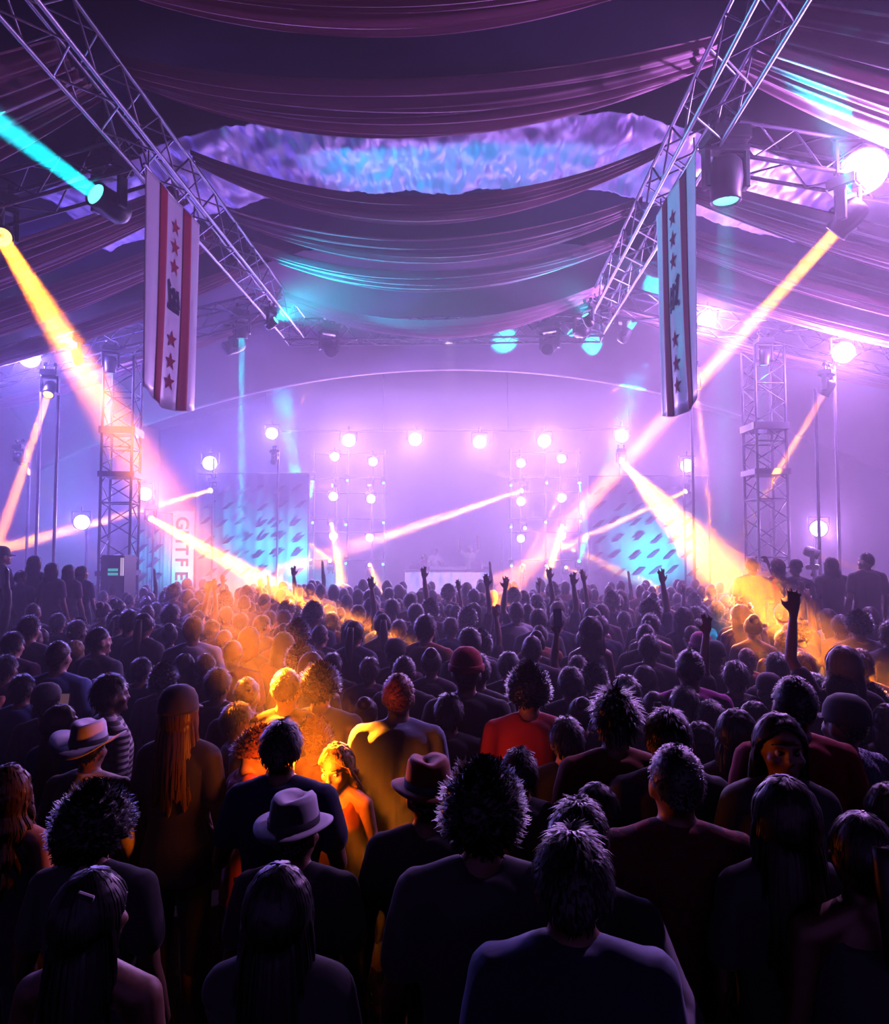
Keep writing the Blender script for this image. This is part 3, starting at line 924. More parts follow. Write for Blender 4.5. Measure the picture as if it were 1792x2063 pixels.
pipe_thing('microphone_stand', 'thin pale microphone stand at the right end of the DJ booth', [at(992, 1160, 22.6) + Vector((0.35, 0, -0.4)), at(992, 1090, 22.6) + Vector((0.35, 0, 0))], 0.015, 0.3, 'microphone stand', 'pole', M['steel'])

# equipment at the foot of the left tower
def rack(label, px, py0, py1, Y, w, m=None):
    p = at(px, py0, Y)
    z0 = at(px, py1, Y).z
    r = empty('equipment_rack', (p.x, Y, 0))
    props(r, label, 'equipment')
    bm = bmesh.new(); bm_box(bm, (0, 0, p.z / 2), (w, 0.5, p.z)); bmesh.ops.bevel(bm, geom=bm.edges[:], offset=0.02, segments=2, affect='EDGES')
    link('case', mesh_bm('case', bm), M['black'], r)
    for k in range(2):
        bm = bmesh.new(); bm_box(bm, (0.02, -0.255, p.z - 0.28 - 0.08 * k), (w * 0.42, 0.012, 0.05))
        link('display', mesh_bm('display', bm), m, r)
    bm = bmesh.new(); bm_box(bm, (w * 0.42, -0.25, p.z - 0.22), (w * 0.14, 0.02, 0.34)); link('side_light', mesh_bm('side_light', bm), LED2, r)
M['green'] = mat('green display', (0.02, 0.1, 0.08), 0.4, emis=(0.05, 0.75, 0.6), estr=0.5)
LED2 = mat('pale indicator strip', (0.5, 0.4, 0.5), 0.4, emis=(0.8, 0.6, 0.8), estr=0.5)
rack('dark equipment rack with a green display inside the foot of the left tower', 240, 1118, 1200, 13.2, 0.46, M['green'])

# risers under the people at both sides
def riser(label, px0, px1, Y0, Y1, h):
    a, b = at(px0, 1100, Y0), at(px1, 1100, Y0)
    r = empty('viewing_riser', ((a.x + b.x) / 2, (Y0 + Y1) / 2, 0))
    props(r, label, 'platform')
    W, D = b.x - a.x, Y1 - Y0
    bm = bmesh.new(); bm_box(bm, (0, 0, h - 0.05), (W, D, 0.1)); link('deck', mesh_bm('deck', bm), M['deck'], r)
    n = max(2, int(W / 1.0))
    for k in range(n):
        bm = bmesh.new(); bm_box(bm, (-W / 2 + W * (k + .5) / n, -D / 2 + 0.03, (h - .1) / 2), (W / n - 0.02, 0.03, h - 0.1)); link('front_board', mesh_bm('front_board', bm), M['deck'], r)
    for sx in (-1, 1):
        for sy in (-1, 1):
            bm = bmesh.new(); bm_box(bm, (sx * (W / 2 - .06), sy * (D / 2 - .1), (h - .1) / 2), (0.07, 0.07, h - 0.1)); link('leg', mesh_bm('leg', bm), M['darkmetal'], r)
    return h
RISER_H = 0.72
riser('low viewing platform on the left, hidden under standing people', -60, 190, 9.0, 11.0, RISER_H)
riser('low viewing platform on the right, hidden under standing people', 1500, 1790, 8.9, 10.6, RISER_H)

# ------------------------------------------------------------------ people
def ring_loft(bm, rings, seg=14):
    """rings: (centre, axis_a * ra, axis_b * rb)"""
    R = []
    for c, a, b in rings:
        R.append([bm.verts.new(Vector(c) + Vector(a) * math.cos(2 * math.pi * k / seg) + Vector(b) * math.sin(2 * math.pi * k / seg)) for k in range(seg)])
    for A, B in zip(R, R[1:]):
        for k in range(seg):
            bm.faces.new((A[k], A[(k + 1) % seg], B[(k + 1) % seg], B[k]))
    bm.faces.new(list(reversed(R[0]))); bm.faces.new(R[-1])

def limb(bm, pts, seg=10):
    """pts: (point, radius) chain -> tapered tube with round joints"""
    for (p, r), (q, s) in zip(pts, pts[1:]):
        bm_cyl(bm, p, q, r, s, seg)
    for p, r in pts:
        bm_sph(bm, p, r, u=seg, v=6)

def hand(bm, W, d, n, side, curl=0.35, spread=0.5):
    """palm and five separate fingers from the wrist W along d; n is the palm normal; side=+1/-1 puts the thumb"""
    W, d, n = Vector(W), Vector(d).normalized(), Vector(n)
    n = (n - d * n.dot(d)).normalized()
    s = d.cross(n).normalized() * side
    ring_loft(bm, [(W - d * 0.01, s * 0.026, n * 0.019), (W + d * 0.03, s * 0.036, n * 0.017), (W + d * 0.07, s * 0.043, n * 0.015), (W + d * 0.098, s * 0.040, n * 0.012)], 10)
    for k, (o, L) in enumerate(((-0.033, 0.072), (-0.011, 0.082), (0.011, 0.076), (0.032, 0.060))):
        b = W + d * 0.090 + s * (-o)
        f = (d + s * (-o * spread * 8)).normalized()
        r = 0.0098 if k < 3 else 0.0085
        pts = [(b, r)]
        ang = 0
        for q, fr in enumerate((0.45, 0.32, 0.23)):
            ang += curl * (0.7 if q == 0 else 1.0)
            v = f * math.cos(ang) + n * math.sin(ang)
            pts.append((pts[-1][0] + v * L * fr, r * (0.97 - 0.08 * q)))
        limb(bm, pts, 8)
    b = W + d * 0.028 + s * 0.030
    t1 = (d * 0.62 + s * 0.70 + n * 0.25).normalized()
    t2 = (d * 0.85 + s * 0.35 + n * (0.2 + curl * .4)).normalized()
    limb(bm, [(b, 0.0135), (b + t1 * 0.038, 0.0115), (b + t1 * 0.038 + t2 * 0.032, 0.0095)], 8)

def remesh(bm, voxel, smooth=3, wrinkle=None, seed=0.0):
    me = mesh_bm('tmp', bm)
    o = bpy.data.objects.new('tmp', me)
    r = o.modifiers.new('r', 'REMESH'); r.mode = 'VOXEL'; r.voxel_size = voxel; r.use_smooth_shade = True
    if smooth:
        s = o.modifiers.new('s', 'SMOOTH'); s.factor = 0.5; s.iterations = smooth
    out = bake(o); bpy.data.meshes.remove(me)
    if wrinkle:
        amp, fr = wrinkle
        nor = [v.normal.copy() for v in out.vertices]
        for v, nv in zip(out.vertices, nor):
            c = v.co.copy()
            w = noise.noise(Vector((c.x * fr, c.y * fr, c.z * fr * 0.45 + seed))) + 0.5 * noise.noise(Vector((c.x * fr * 2.3 + c.z * 4, c.y * fr * 2.3, c.z * fr + seed)))
            v.co = c + nv * (w * amp)
    out.polygons.foreach_set('use_smooth', [True] * len(out.polygons))
    return out

V = Vector
# torso sections: z, half width, half depth, forward shift
TORSO = {'m': [(0.86, .165, .115, 0), (0.96, .160, .112, 0), (1.06, .150, .105, 0), (1.18, .168, .115, 0.005), (1.30, .185, .122, 0.005), (1.385, .180, .105, -.005), (1.43, .130, .085, -.012), (1.465, .070, .070, -.010)],
         'f': [(0.86, .170, .120, 0), (0.96, .155, .108, 0), (1.06, .126, .092, 0), (1.18, .142, .105, 0.012), (1.28, .152, .118, 0.018), (1.37, .152, .092, -.002), (1.42, .112, .075, -.012), (1.455, .058, .060, -.010)]}
SHX = {'m': 0.188, 'f': 0.160}
# arm poses: (elbow, wrist) offsets from the shoulder for the right arm (+X); mirrored for the left
ARMS = {
    'down': (V((0.055, -0.02, -0.285)), V((0.075, 0.07, -0.53))),
    'bent': (V((0.075, -0.01, -0.27)), V((-0.02, 0.20, -0.17))),
    'up': (V((0.10, 0.09, 0.245)), V((0.06, 0.13, 0.50))),
    'phone': (V((0.06, 0.20, 0.02)), V((-0.02, 0.27, 0.26))),
    'high': (V((0.03, 0.05, 0.275)), V((0.0, 0.07, 0.53))),
    'wide': (V((0.20, 0.05, 0.16)), V((0.22, 0.10, 0.42))),
    'hold': (V((0.10, 0.10, -0.24)), V((-0.03, 0.27, -0.08))),
    'cross': (V((0.03, 0.17, -0.22)), V((-0.39, 0.11, -0.20))),
    'hug': (V((0.13, -0.13, -0.20)), V((0.02, -0.34, -0.14))),
}
def arm_chain(sex, side, pose):
    S = V((side * SHX[sex], -0.005, 1.395))
    e, w = ARMS[pose]
    return S, S + V((side * e.x, e.y, e.z)), S + V((side * w.x, w.y, w.z))

def head_xf(yaw, pitch, roll=0.0):
    c = V((0, -0.005, 1.485))
    return Matrix.Translation(c) @ Euler((pitch, roll, yaw), 'XYZ').to_matrix().to_4x4() @ Matrix.Translation(-c)

def build_body(sex, la, ra, yaw=0.0, pitch=0.0, voxel=0.0115, roll=0.0):
    bm = bmesh.new()
    T = TORSO[sex]
    ring_loft(bm, [(V((0, f, z)), V((a * .96, 0, 0)), V((0, b * .96, 0))) for z, a, b, f in T], 18)
    limb(bm, [(V((0, -0.012, 1.42)), 0.062 if sex == 'm' else 0.052), (V((0, 0.0, 1.52)), 0.056 if sex == 'm' else 0.046)], 14)
    for side in (-1, 1):     # trapezius, legs, feet
        limb(bm, [(V((side * 0.03, -0.015, 1.455)), 0.05), (V((side * SHX[sex] * 0.9, -0.008, 1.395)), 0.052)], 10)
        limb(bm, [(V((side * .085, 0, 0.90)), .088), (V((side * .095, 0.01, 0.49)), .058), (V((side * .095, -0.02, 0.32)), .055), (V((side * .095, -0.02, 0.08)), .036)], 12)
        limb(bm, [(V((side * .095, -0.03, 0.04)), .036), (V((side * .105, 0.15, 0.03)), .03)], 8)
        pose = ra if side > 0 else la
        S, E, W = arm_chain(sex, side, pose)
        k = 1.0 if sex == 'm' else 0.84
        limb(bm, [(S, .056 * k), (S.lerp(E, .45), .050 * k), (E, .040 * k), (E.lerp(W, .35), .041 * k), (W, .026 * k)], 12)
        d = (W - E).normalized()
        n = V((-side * 0.9, 0.35, 0)) if pose in ('down',) else V((0, 1, -0.1)) if pose in ('up', 'high', 'wide') else V((-side * 0.6, -0.3, -0.6)) if pose == 'hug' else V((0, -1, 0.1)) if pose == 'cross' else V((-side, 0.0, 0.1))
        hand(bm, W, d, n, -1 if side > 0 else 1, {'down': .4, 'up': .18, 'high': .2, 'wide': .15, 'hug': .55, 'cross': .5}.get(pose, .75), 0.9 if pose in ('up', 'high', 'wide') else 0.3)
    hb = bmesh.new()
    g = 1.0 if sex == 'm' else 0.95
    for c, s in (((0, -0.008, 1.612), (.077 * g, .096, .108)), ((0, 0.025, 1.560), (.062 * g, .070, .075)), ((0, 0.050, 1.528), (.046 * g, .045, .040)),
                 ((0, 0.088, 1.512), (.021, .018, .017)), ((0, 0.080, 1.628), (.052, .018, .014)), ((0, 0.096, 1.592), (.010, .017, .032)), ((0, 0.106, 1.577), (.0155, .015, .011)),
                 ((0, 0.088, 1.549), (.024, .013, .0065)), ((0, 0.087, 1.538), (.021, .013, .0070)),
                 ((-.044, 0.058, 1.572), (.024, .026, .022)), ((.044, 0.058, 1.572), (.024, .026, .022)),
                 ((-.079 * g, -0.008, 1.590), (.010, .022, .033)), ((.079 * g, -0.008, 1.590), (.010, .022, .033))):
        bm_sph(hb, c, 1.0, s, 18, 12)
    bmesh.ops.transform(hb, matrix=head_xf(yaw, pitch, roll), verts=hb.verts)
    tmp = bpy.data.meshes.new('t'); hb.to_mesh(tmp); hb.free(); bm.from_mesh(tmp); bpy.data.meshes.remove(tmp)
    return remesh(bm, voxel, 2)

def build_top(sex, la, ra, kind, seed):
    bm = bmesh.new()
    T = TORSO[sex]
    lo = 0.80 if kind in ('tee', 'shirt', 'loose') else 0.97
    infl = 0.030 if kind == 'loose' else 0.014
    if kind == 'tank':
        T2 = [t for t in T if 0.9 < t[0] < 1.37] + [(1.385, .115, .085, -.004)]
    else:
        T2 = [(lo, T[0][1] + .012, T[0][2] + .012, 0)] + [t for t in T if t[0] > lo + .02]
    ring_loft(bm, [(V((0, f, z)), V((a + infl + (0.03 if kind == 'loose' and z < 1.2 else 0), 0, 0)), V((0, b + infl, 0))) for z, a, b, f in T2], 20)
    for side in (-1, 1):
        pose = ra if side > 0 else la
        S, E, W = arm_chain(sex, side, pose)
        k = 1.0 if sex == 'm' else 0.86
        if kind != 'tank':
            limb(bm, [(V((side * 0.05, -0.015, 1.445)), 0.055), (V((side * SHX[sex] * 0.95, -0.006, 1.392)), 0.066)], 12)
            if kind == 'tee':
                limb(bm, [(S, .068 * k), (S.lerp(E, .30), .068 * k), (S.lerp(E, .62), .066 * k)], 12)
            else:
                limb(bm, [(S, .068 * k), (S.lerp(E, .5), .062 * k), (E, .054 * k), (E.lerp(W, .5), .050 * k), (E.lerp(W, .92), .040 * k)], 12)
        else:
            limb(bm, [(V((side * .085, -.045, 1.36)), .030), (V((side * .085, -.01, 1.435)), .026), (V((side * .085, .05, 1.36)), .030)], 8)
    if kind in ('shirt', 'loose'):      # collar
        ring_loft(bm, [(V((0, -.012, 1.435)), V((.092, 0, 0)), V((0, .085, 0))), (V((0, -.014, 1.485)), V((.074, 0, 0)), V((0, .070, 0)))], 16)
    me = remesh(bm, 0.012, 2, (0.012 if kind == 'loose' else 0.011, 6.0), seed)
    if kind == 'loose':          # hanging vertical folds
        for v in me.vertices:
            if v.co.z < 1.36 and abs(v.co.x) < .24:
                a = math.atan2(v.co.x, -v.co.y)
                k = min(1.0, (1.36 - v.co.z) / .3) * .013
                v.co += V((v.co.x, v.co.y, 0)).normalized() * k * (math.sin(a * 17 + 2 * v.co.z) + .6 * math.sin(a * 29 + 1))
    return me

def build_trousers(sex):
    bm = bmesh.new()
    T = TORSO[sex]
    ring_loft(bm, [(V((0, 0, 0.80)), V((.175, 0, 0)), V((0, .125, 0))), (V((0, 0, 0.90)), V((.178, 0, 0)), V((0, .126, 0))), (V((0, 0, 0.99)), V((.165, 0, 0)), V((0, .116, 0)))], 18)
    for s in (-1, 1):
        limb(bm, [(V((s * .087, 0, 0.86)), .098), (V((s * .097, 0.01, 0.50)), .074), (V((s * .097, -.01, 0.10)), .060)], 12)
    return remesh(bm, 0.016, 2, (0.006, 9.0), 3.0)
def build_skirt():
    bm = bmesh.new()
    ring_loft(bm, [(V((0, 0, z)), V((a, 0, 0)), V((0, b, 0))) for z, a, b in ((0.42, .27, .21), (0.60, .25, .19), (0.80, .205, .15), (0.92, .165, .12), (1.0, .140, .102))], 22)
    me = remesh(bm, 0.014, 1)
    for v in me.vertices:
        a = math.atan2(v.co.y, v.co.x)
        k = max(0, 1.0 - v.co.z) * 0.05
        v.co += V((v.co.x, v.co.y, 0)).normalized() * k * math.sin(a * 13)
    return me

# hair: an outer shell from the crown down to a hairline, optionally falling further, covered with locks
def hair_mesh(style, seed=0.0):
    C = V((0, -0.010, 1.605))
    NA, NT = 64, 26
    P = dict(short=(.086, .105, .122, .004), crop=(.082, .101, .115, .002), curly=(.108, .122, .138, .015), afro=(.135, .146, .164, .020), long=(.092, .109, .122, .004),
             wavy=(.096, .112, .126, .008), bob=(.098, .111, .125, .005), bun=(.085, .104, .116, .002), pony=(.085, .104, .116, .002), spiky=(.088, .107, .124, .010), thin=(.0805, .0995, .1125, .001))[style]
    rx, ry, rz_, amp = P
    fall = dict(long=0.36, wavy=0.34, bob=0.12).get(style, 0.0)
    nf = 16 if fall else 0
    verts, faces, cols = [], [], []
    for i in range(NA):
        phi = 2 * math.pi * i / NA           # 0 = front (+Y), pi = back
        f = math.cos(phi)
        th = 1.00 + 1.10 * (0.5 - 0.5 * f) ** 0.8 if style not in ('curly', 'afro') else 1.08 + 0.95 * (0.5 - 0.5 * f) ** 0.7
        if style in ('short', 'crop', 'thin', 'spiky'):      # cut clear above the ears
            th -= 0.22 * math.exp(-((phi - math.pi / 2) / .45) ** 2) + 0.22 * math.exp(-((phi - 3 * math.pi / 2) / .45) ** 2)
        if style in ('long', 'wavy', 'bob'): th -= 0.26 * max(0.0, f) ** 1.5
        col = []
        for j in range(NT + 1):
            t = th * j / NT
            d = V((math.sin(t) * math.sin(phi), math.sin(t) * f, math.cos(t)))
            k = 1.0 + (amp / .1) * (noise.noise(d * (9 if style in ('curly', 'afro') else 5) + V((seed, 0, 0))) + (0.6 * noise.noise(d * 19 + V((seed, 5, 0))) if style in ('curly', 'afro', 'spiky') else 0))
            k += 0.012 * math.sin(phi * 31 + seed) * math.sin(t) ** 2
            if style in ('short', 'crop', 'thin', 'spiky', 'bun', 'pony') and t > 1.35: k -= 0.10 * (t - 1.35)
            col.append(C + V((d.x * rx, d.y * ry, d.z * rz_)) * k)
        back = max(0.0, min(1.0, (0.25 - f) / 0.5))      # 1 over ears and back
        last = col[-1]
        for q in range(1, nf + 1):
            s = q / nf
            L = fall * (0.35 + 0.65 * back) * back * (1 + 0.10 * math.sin(phi * 7 + seed) + .06 * math.sin(phi * 17))
            out = V((math.sin(phi), f, 0))
            bulge = 0.020 * math.sin(min(1, s * 1.6) * 1.57) + 0.012 * s
            wv = (0.014 * math.sin(s * 16 + 2 * phi + seed) if style == 'wavy' else 0) + (0.004 + .006 * s) * math.sin(phi * 27 + seed + 2 * s)
            col.append(last + V((-math.sin(phi) * .012 * s, 0, -L * s)) + out * ((bulge + wv) * back))
        cols.append(col)
        e = col[-1]
        inner = (C - e); inner.z = 0
        up = col[NT]
        inn2 = (C - up); inn2.z *= .3
        verts += col + [e + inner * 0.30 + V((0, 0, 0.004)), up + inn2 * 0.28]
    n = NT + nf + 3
    for i in range(NA):
        a, b = i * n, ((i + 1) % NA) * n
        for j in range(n - 1):
            faces.append((a + j, a + j + 1, b + j + 1, b + j))
    bm = bmesh.new()
    vv = [bm.verts.new(v) for v in verts]
    for f in faces:
        try: bm.faces.new([vv[k] for k in f])
        except ValueError: pass
    bmesh.ops.remove_doubles(bm, verts=bm.verts, dist=0.0005)
    # locks lying on the shell
    rr = random.Random(int(seed * 10) + 3)
    nl, ln, wd, lift = dict(short=(900, .035, .0045, .30), crop=(500, .016, .004, .35), curly=(1700, .026, .006, .9), afro=(2200, .028, .006, 1.0), long=(1300, .16, .005, .05), wavy=(1300, .13, .006, .12),
                            bob=(1100, .09, .005, .08), bun=(500, .03, .004, .12), pony=(500, .03, .004, .12), spiky=(900, .05, .006, .75), thin=(260, .010, .003, .3))[style]
    for _ in range(nl):
        i = rr.randrange(NA); col = cols[i]; m = len(col) - 1
        j = int(m * (rr.random() ** 0.75) * .97) + 1
        j = min(j, m)
        p = col[j].lerp(cols[(i + 1) % NA][j], rr.random())
        down = (col[min(m, j + 1)] - col[max(0, j - 1)])
        if down.length < 1e-6: continue
        down.normalize()
        o = p - C
        if j > NT: o.z = 0
        o.normalize()
        sd = o.cross(down).normalized()
        dirn = (down * (1 - lift * .6) + o * lift * rr.uniform(.2, 1) + sd * rr.uniform(-.3, .3) * (.4 + lift)).normalized()
        if style in ('curly', 'afro'): dirn = (o + V((rr.uniform(-1, 1), rr.uniform(-1, 1), rr.uniform(-1, 1)))).normalized()
        L = ln * rr.uniform(.6, 1.25)
        if style in ('long', 'wavy', 'bob', 'bun', 'pony'):      # combed along the fall of the hair
            t = rr.random(); j0 = max(1, min(j, m - 2)); pts = []
            lift_ = rr.uniform(.001, .005); run = 0.0; jj = j0
            side_ = rr.uniform(-.5, .5)
            while jj <= m and run < L:
                q = cols[i][jj].lerp(cols[(i + 1) % NA][jj], t)
                oo = q - C
                if jj > NT: oo.z = 0
                oo.normalize()
                pts.append((q + oo * lift_, oo))
                if len(pts) > 1: run += (pts[-1][0] - pts[-2][0]).length
                jj += 1
            if len(pts) < 3: continue
            prev = None
            wid = wd * rr.uniform(.5, 1.0)
            for u_, (q, oo) in enumerate(pts):
                k_ = u_ / (len(pts) - 1)
                w = sd * wid * (1 - .8 * k_ * k_)
                q = q + sd * side_ * .012 * k_
                cur = (bm.verts.new(q - w), bm.verts.new(q + w))
                if prev: bm.faces.new((prev[0], prev[1], cur[1], cur[0]))
                prev = cur
            continue
        p = p + o * .001
        mid = p + dirn * L * .5 + o * .006
        tip = p + dirn * L + down * L * .15
        if style in ('curly', 'afro'): tip = mid + (sd * rr.uniform(-1, 1) + o * .2).normalized() * L * .5
        w = sd * wd * rr.uniform(.6, 1.1)
        a, b, c_, d_, e_ = (bm.verts.new(q) for q in (p - w, p + w, mid + w * .8, mid - w * .8, tip))
        bm.faces.new((a, b, c_, d_)); bm.faces.new((d_, c_, e_))
    if style == 'bun':
        bm_sph(bm, (0, -0.095, 1.70), .050, (1, .9, .95), 18, 12)
    if style == 'pony':
        ring_loft(bm, [(V((0, -.10 - .05 * math.sin(t * 2.2), 1.67 - .30 * t)), V((.018 + .02 * math.sin(3.1 * (0.15 + .8 * t)), 0, 0)), V((0, .018 + .018 * math.sin(3.1 * (0.15 + .8 * t)), 0))) for t in [k / 8 for k in range(9)]], 12)
    return mesh_bm('hair', bm, True)

def hat_meshes(kind):
    """returns [(part name, mesh, material key)] in head space"""
    out = []
    C = V((0, -0.008, 1.645))
    if kind in ('fedora', 'cowboy', 'brim'):
        NA = 48
        def grid(rows):
            bm = bmesh.new(); R = []
            for row in rows:
                R.append([bm.verts.new(p) for p in row])
            for A, B in zip(R, R[1:]):
                for k in range(NA):
                    bm.faces.new((A[k], A[(k + 1) % NA], B[(k + 1) % NA], B[k]))
            bm.faces.new(R[-1])
            return bm
        bw = dict(fedora=.058, cowboy=.098, brim=.050)[kind]
        rows = []
        def ring(k, z, extra=0.0, pinch=0.0, curl=0.0):
            row = []
            for i in range(NA):
                a = 2 * math.pi * i / NA
                x, y = math.sin(a), math.cos(a)
                px = x * (.090 * k + extra); py = y * (.110 * k + extra)
                zz = z
                if pinch: zz -= pinch * math.exp(-(px / .032) ** 2) * (0.75 + 0.25 * y); px *= 1 - .18 * max(0, y) * (pinch / .03)
                if curl: zz += curl * (abs(x) ** 2.2) - curl * 0.45 * abs(y) ** 3
                row.append(C + V((px, py, zz)))
            return row
        h = dict(fedora=.118, cowboy=.125, brim=.120)[kind]
        cr = [ring(1.04, 0.0), ring(1.03, .03), ring(.98, h * .55), ring(.93, h * .85, pinch=.006), ring(.82, h, pinch=.020), ring(.50, h * 1.02, pinch=.034), ring(.15, h * .98, pinch=.036)]
        bm = grid(cr); out.append(('crown', mesh_bm('crown', bm, True), 'hat'))
        c = dict(fedora=.018, cowboy=.062, brim=.012)[kind]
        bt = [ring(1.02, .006), ring(1.02, .004, bw * .5, curl=c * .35), ring(1.02, .000, bw, curl=c), ring(1.02, -.006, bw, curl=c), ring(1.02, -.006, bw * .5, curl=c * .35), ring(1.0, -.006)]
        bm = bmesh.new(); R = [[bm.verts.new(p) for p in row] for row in bt]
        for A, B in zip(R, R[1:]):
            for k in range(NA): bm.faces.new((A[k], A[(k + 1) % NA], B[(k + 1) % NA], B[k]))
        out.append(('brim', mesh_bm('brim', bm, True), 'hat'))
        bb = [ring(1.045, .004, .003), ring(1.035, .034, .003), ring(1.035, .034, 0), ]
        bm = bmesh.new(); R = [[bm.verts.new(p) for p in row] for row in bb]
        for A, B in zip(R, R[1:]):
            for k in range(NA): bm.faces.new((A[k], A[(k + 1) % NA], B[(k + 1) % NA], B[k]))
        out.append(('hat_band', mesh_bm('hat_band', bm, True), 'band'))
    else:
        bm = bmesh.new()
        k = 1.0 if kind == 'cap' else 1.06
        prof = [(0.0, .118 * k), (.045, .112 * k), (.075, .090 * k), (.092, .055 * k), (.097, .01), (.097, -.012), (.091, -.012)]
        lathe(bm, prof, 28, Matrix.Translation(C - V((0, 0, .008))) @ Matrix.Diagonal((1, 1.16, 1, 1)))
        out.append(('crown', mesh_bm('crown', bm, True), 'hat'))
        if kind == 'cap':
            bm = bmesh.new()
            n = 14; top, bot = [], []
            for i in range(n + 1):
                a = -1.15 + 2.3 * i / n
                i1 = C + V((math.sin(a) * .094, math.cos(a) * .11, -.006)); o1 = C + V((math.sin(a) * .085, .10 + math.cos(a) * .085, -.018 - .012 * abs(math.sin(a))))
                top.append((bm.verts.new(i1), bm.verts.new(o1)))
                bot.append((bm.verts.new(i1 - V((0, 0, .006))), bm.verts.new(o1 - V((0, 0, .006)))))
            for i in range(n):
                bm.faces.new((top[i][0], top[i + 1][0], top[i + 1][1], top[i][1])); bm.faces.new((bot[i][0], bot[i][1], bot[i + 1][1], bot[i + 1][0]))
                bm.faces.new((top[i][1], top[i + 1][1], bot[i + 1][1], bot[i][1]))
            out.append(('visor', mesh_bm('visor', bm, True), 'hat'))
        else:
            bm = bmesh.new(); lathe(bm, [(.099, -.014), (.106, -.010), (.106, .022), (.099, .026)], 28, Matrix.Translation(C - V((0, 0, .008))) @ Matrix.Diagonal((1, 1.16, 1, 1)))
            out.append(('cuff', mesh_bm('cuff', bm, True), 'hat'))
    return out

# shared prototypes, built once on demand
CACHE = {}
def cached(key, fn):
    if key not in CACHE: CACHE[key] = fn()
    return CACHE[key]

def hairmat(name, col, rough=0.42):
    return mat(name, col, rough, spec=0.22, sheen=0.10, bump=(60, 0.35, (1, 1, 0.08)))
HAIR = {'black': hairmat('black hair', (0.005, 0.004, 0.004)), 'dark': hairmat('dark brown hair', (0.016, 0.009, 0.006)), 'brown': hairmat('brown hair', (0.06, 0.03, 0.016)),
        'blond': hairmat('blond hair', (0.42, 0.27, 0.11), 0.42), 'ginger': hairmat('ginger hair', (0.20, 0.06, 0.02)), 'grey': hairmat('pale hair', (0.30, 0.27, 0.26))}
SKIN = {'light': mat('light skin', (0.42, 0.24, 0.17), 0.5), 'mid': mat('tan skin', (0.26, 0.13, 0.085), 0.5), 'deep': mat('deep brown skin', (0.085, 0.045, 0.03), 0.45)}
CL = {k: mat(k + ' cloth', c, 0.85, sheen=0.08, bump=(90, 0.15)) for k, c in
      {'black': (0.004, 0.004, 0.005), 'charcoal': (0.014, 0.014, 0.017), 'navy': (0.012, 0.020, 0.060), 'grey': (0.06, 0.06, 0.075), 'white': (0.62, 0.60, 0.66), 'red': (0.42, 0.02, 0.03), 'pink': (0.55, 0.12, 0.25),
       'blue': (0.10, 0.16, 0.36), 'paleblue': (0.28, 0.34, 0.46), 'rust': (0.30, 0.07, 0.03), 'green': (0.04, 0.09, 0.06), 'cream': (0.55, 0.48, 0.40), 'denim': (0.03, 0.045, 0.09), 'magenta': (0.45, 0.03, 0.30), 'plum': (0.05, 0.018, 0.04)}.items()}
# striped, checked cloth
def pattern(name, c1, c2, kind, scale):
    m = mat(name, c1, 0.85)
    nt = m.node_tree; b = nt.nodes['Principled BSDF']
    tc = nt.nodes.new('ShaderNodeTexCoord')
    if kind == 'check':
        t = nt.nodes.new('ShaderNodeTexChecker'); t.inputs['Scale'].default_value = scale
        t.inputs['Color1'].default_value = (*c1, 1); t.inputs['Color2'].default_value = (*c2, 1)
        nt.links.new(tc.outputs['Object'], t.inputs['Vector']); nt.links.new(t.outputs['Color'], b.inputs['Base Color'])
    else:
        t = nt.nodes.new('ShaderNodeTexWave'); t.inputs['Scale'].default_value = scale; t.bands_direction = 'Z'
        r = nt.nodes.new('ShaderNodeValToRGB'); r.color_ramp.interpolation = 'CONSTANT'
        r.color_ramp.elements[0].color = (*c1, 1); r.color_ramp.elements[1].color = (*c2, 1); r.color_ramp.elements[1].position = 0.5
        nt.links.new(tc.outputs['Object'], t.inputs['Vector']); nt.links.new(t.outputs['Fac'], r.inputs['Fac']); nt.links.new(r.outputs['Color'], b.inputs['Base Color'])
    return m
CL['stripe'] = pattern('striped cloth', (0.02, 0.02, 0.03), (0.45, 0.40, 0.38), 'stripe', 9)
CL['check'] = pattern('blue checked cloth', (0.03, 0.05, 0.16), (0.50, 0.50, 0.62), 'check', 60)
CL['plaid'] = pattern('dark red plaid cloth', (0.05, 0.006, 0.008), (0.22, 0.03, 0.03), 'check', 22)
EYE = mat('eye', (0.65, 0.62, 0.60), 0.15)
IRIS = mat('iris', (0.03, 0.02, 0.015), 0.15)
BAND = {'dark': CL['black'], 'pale': CL['grey']}

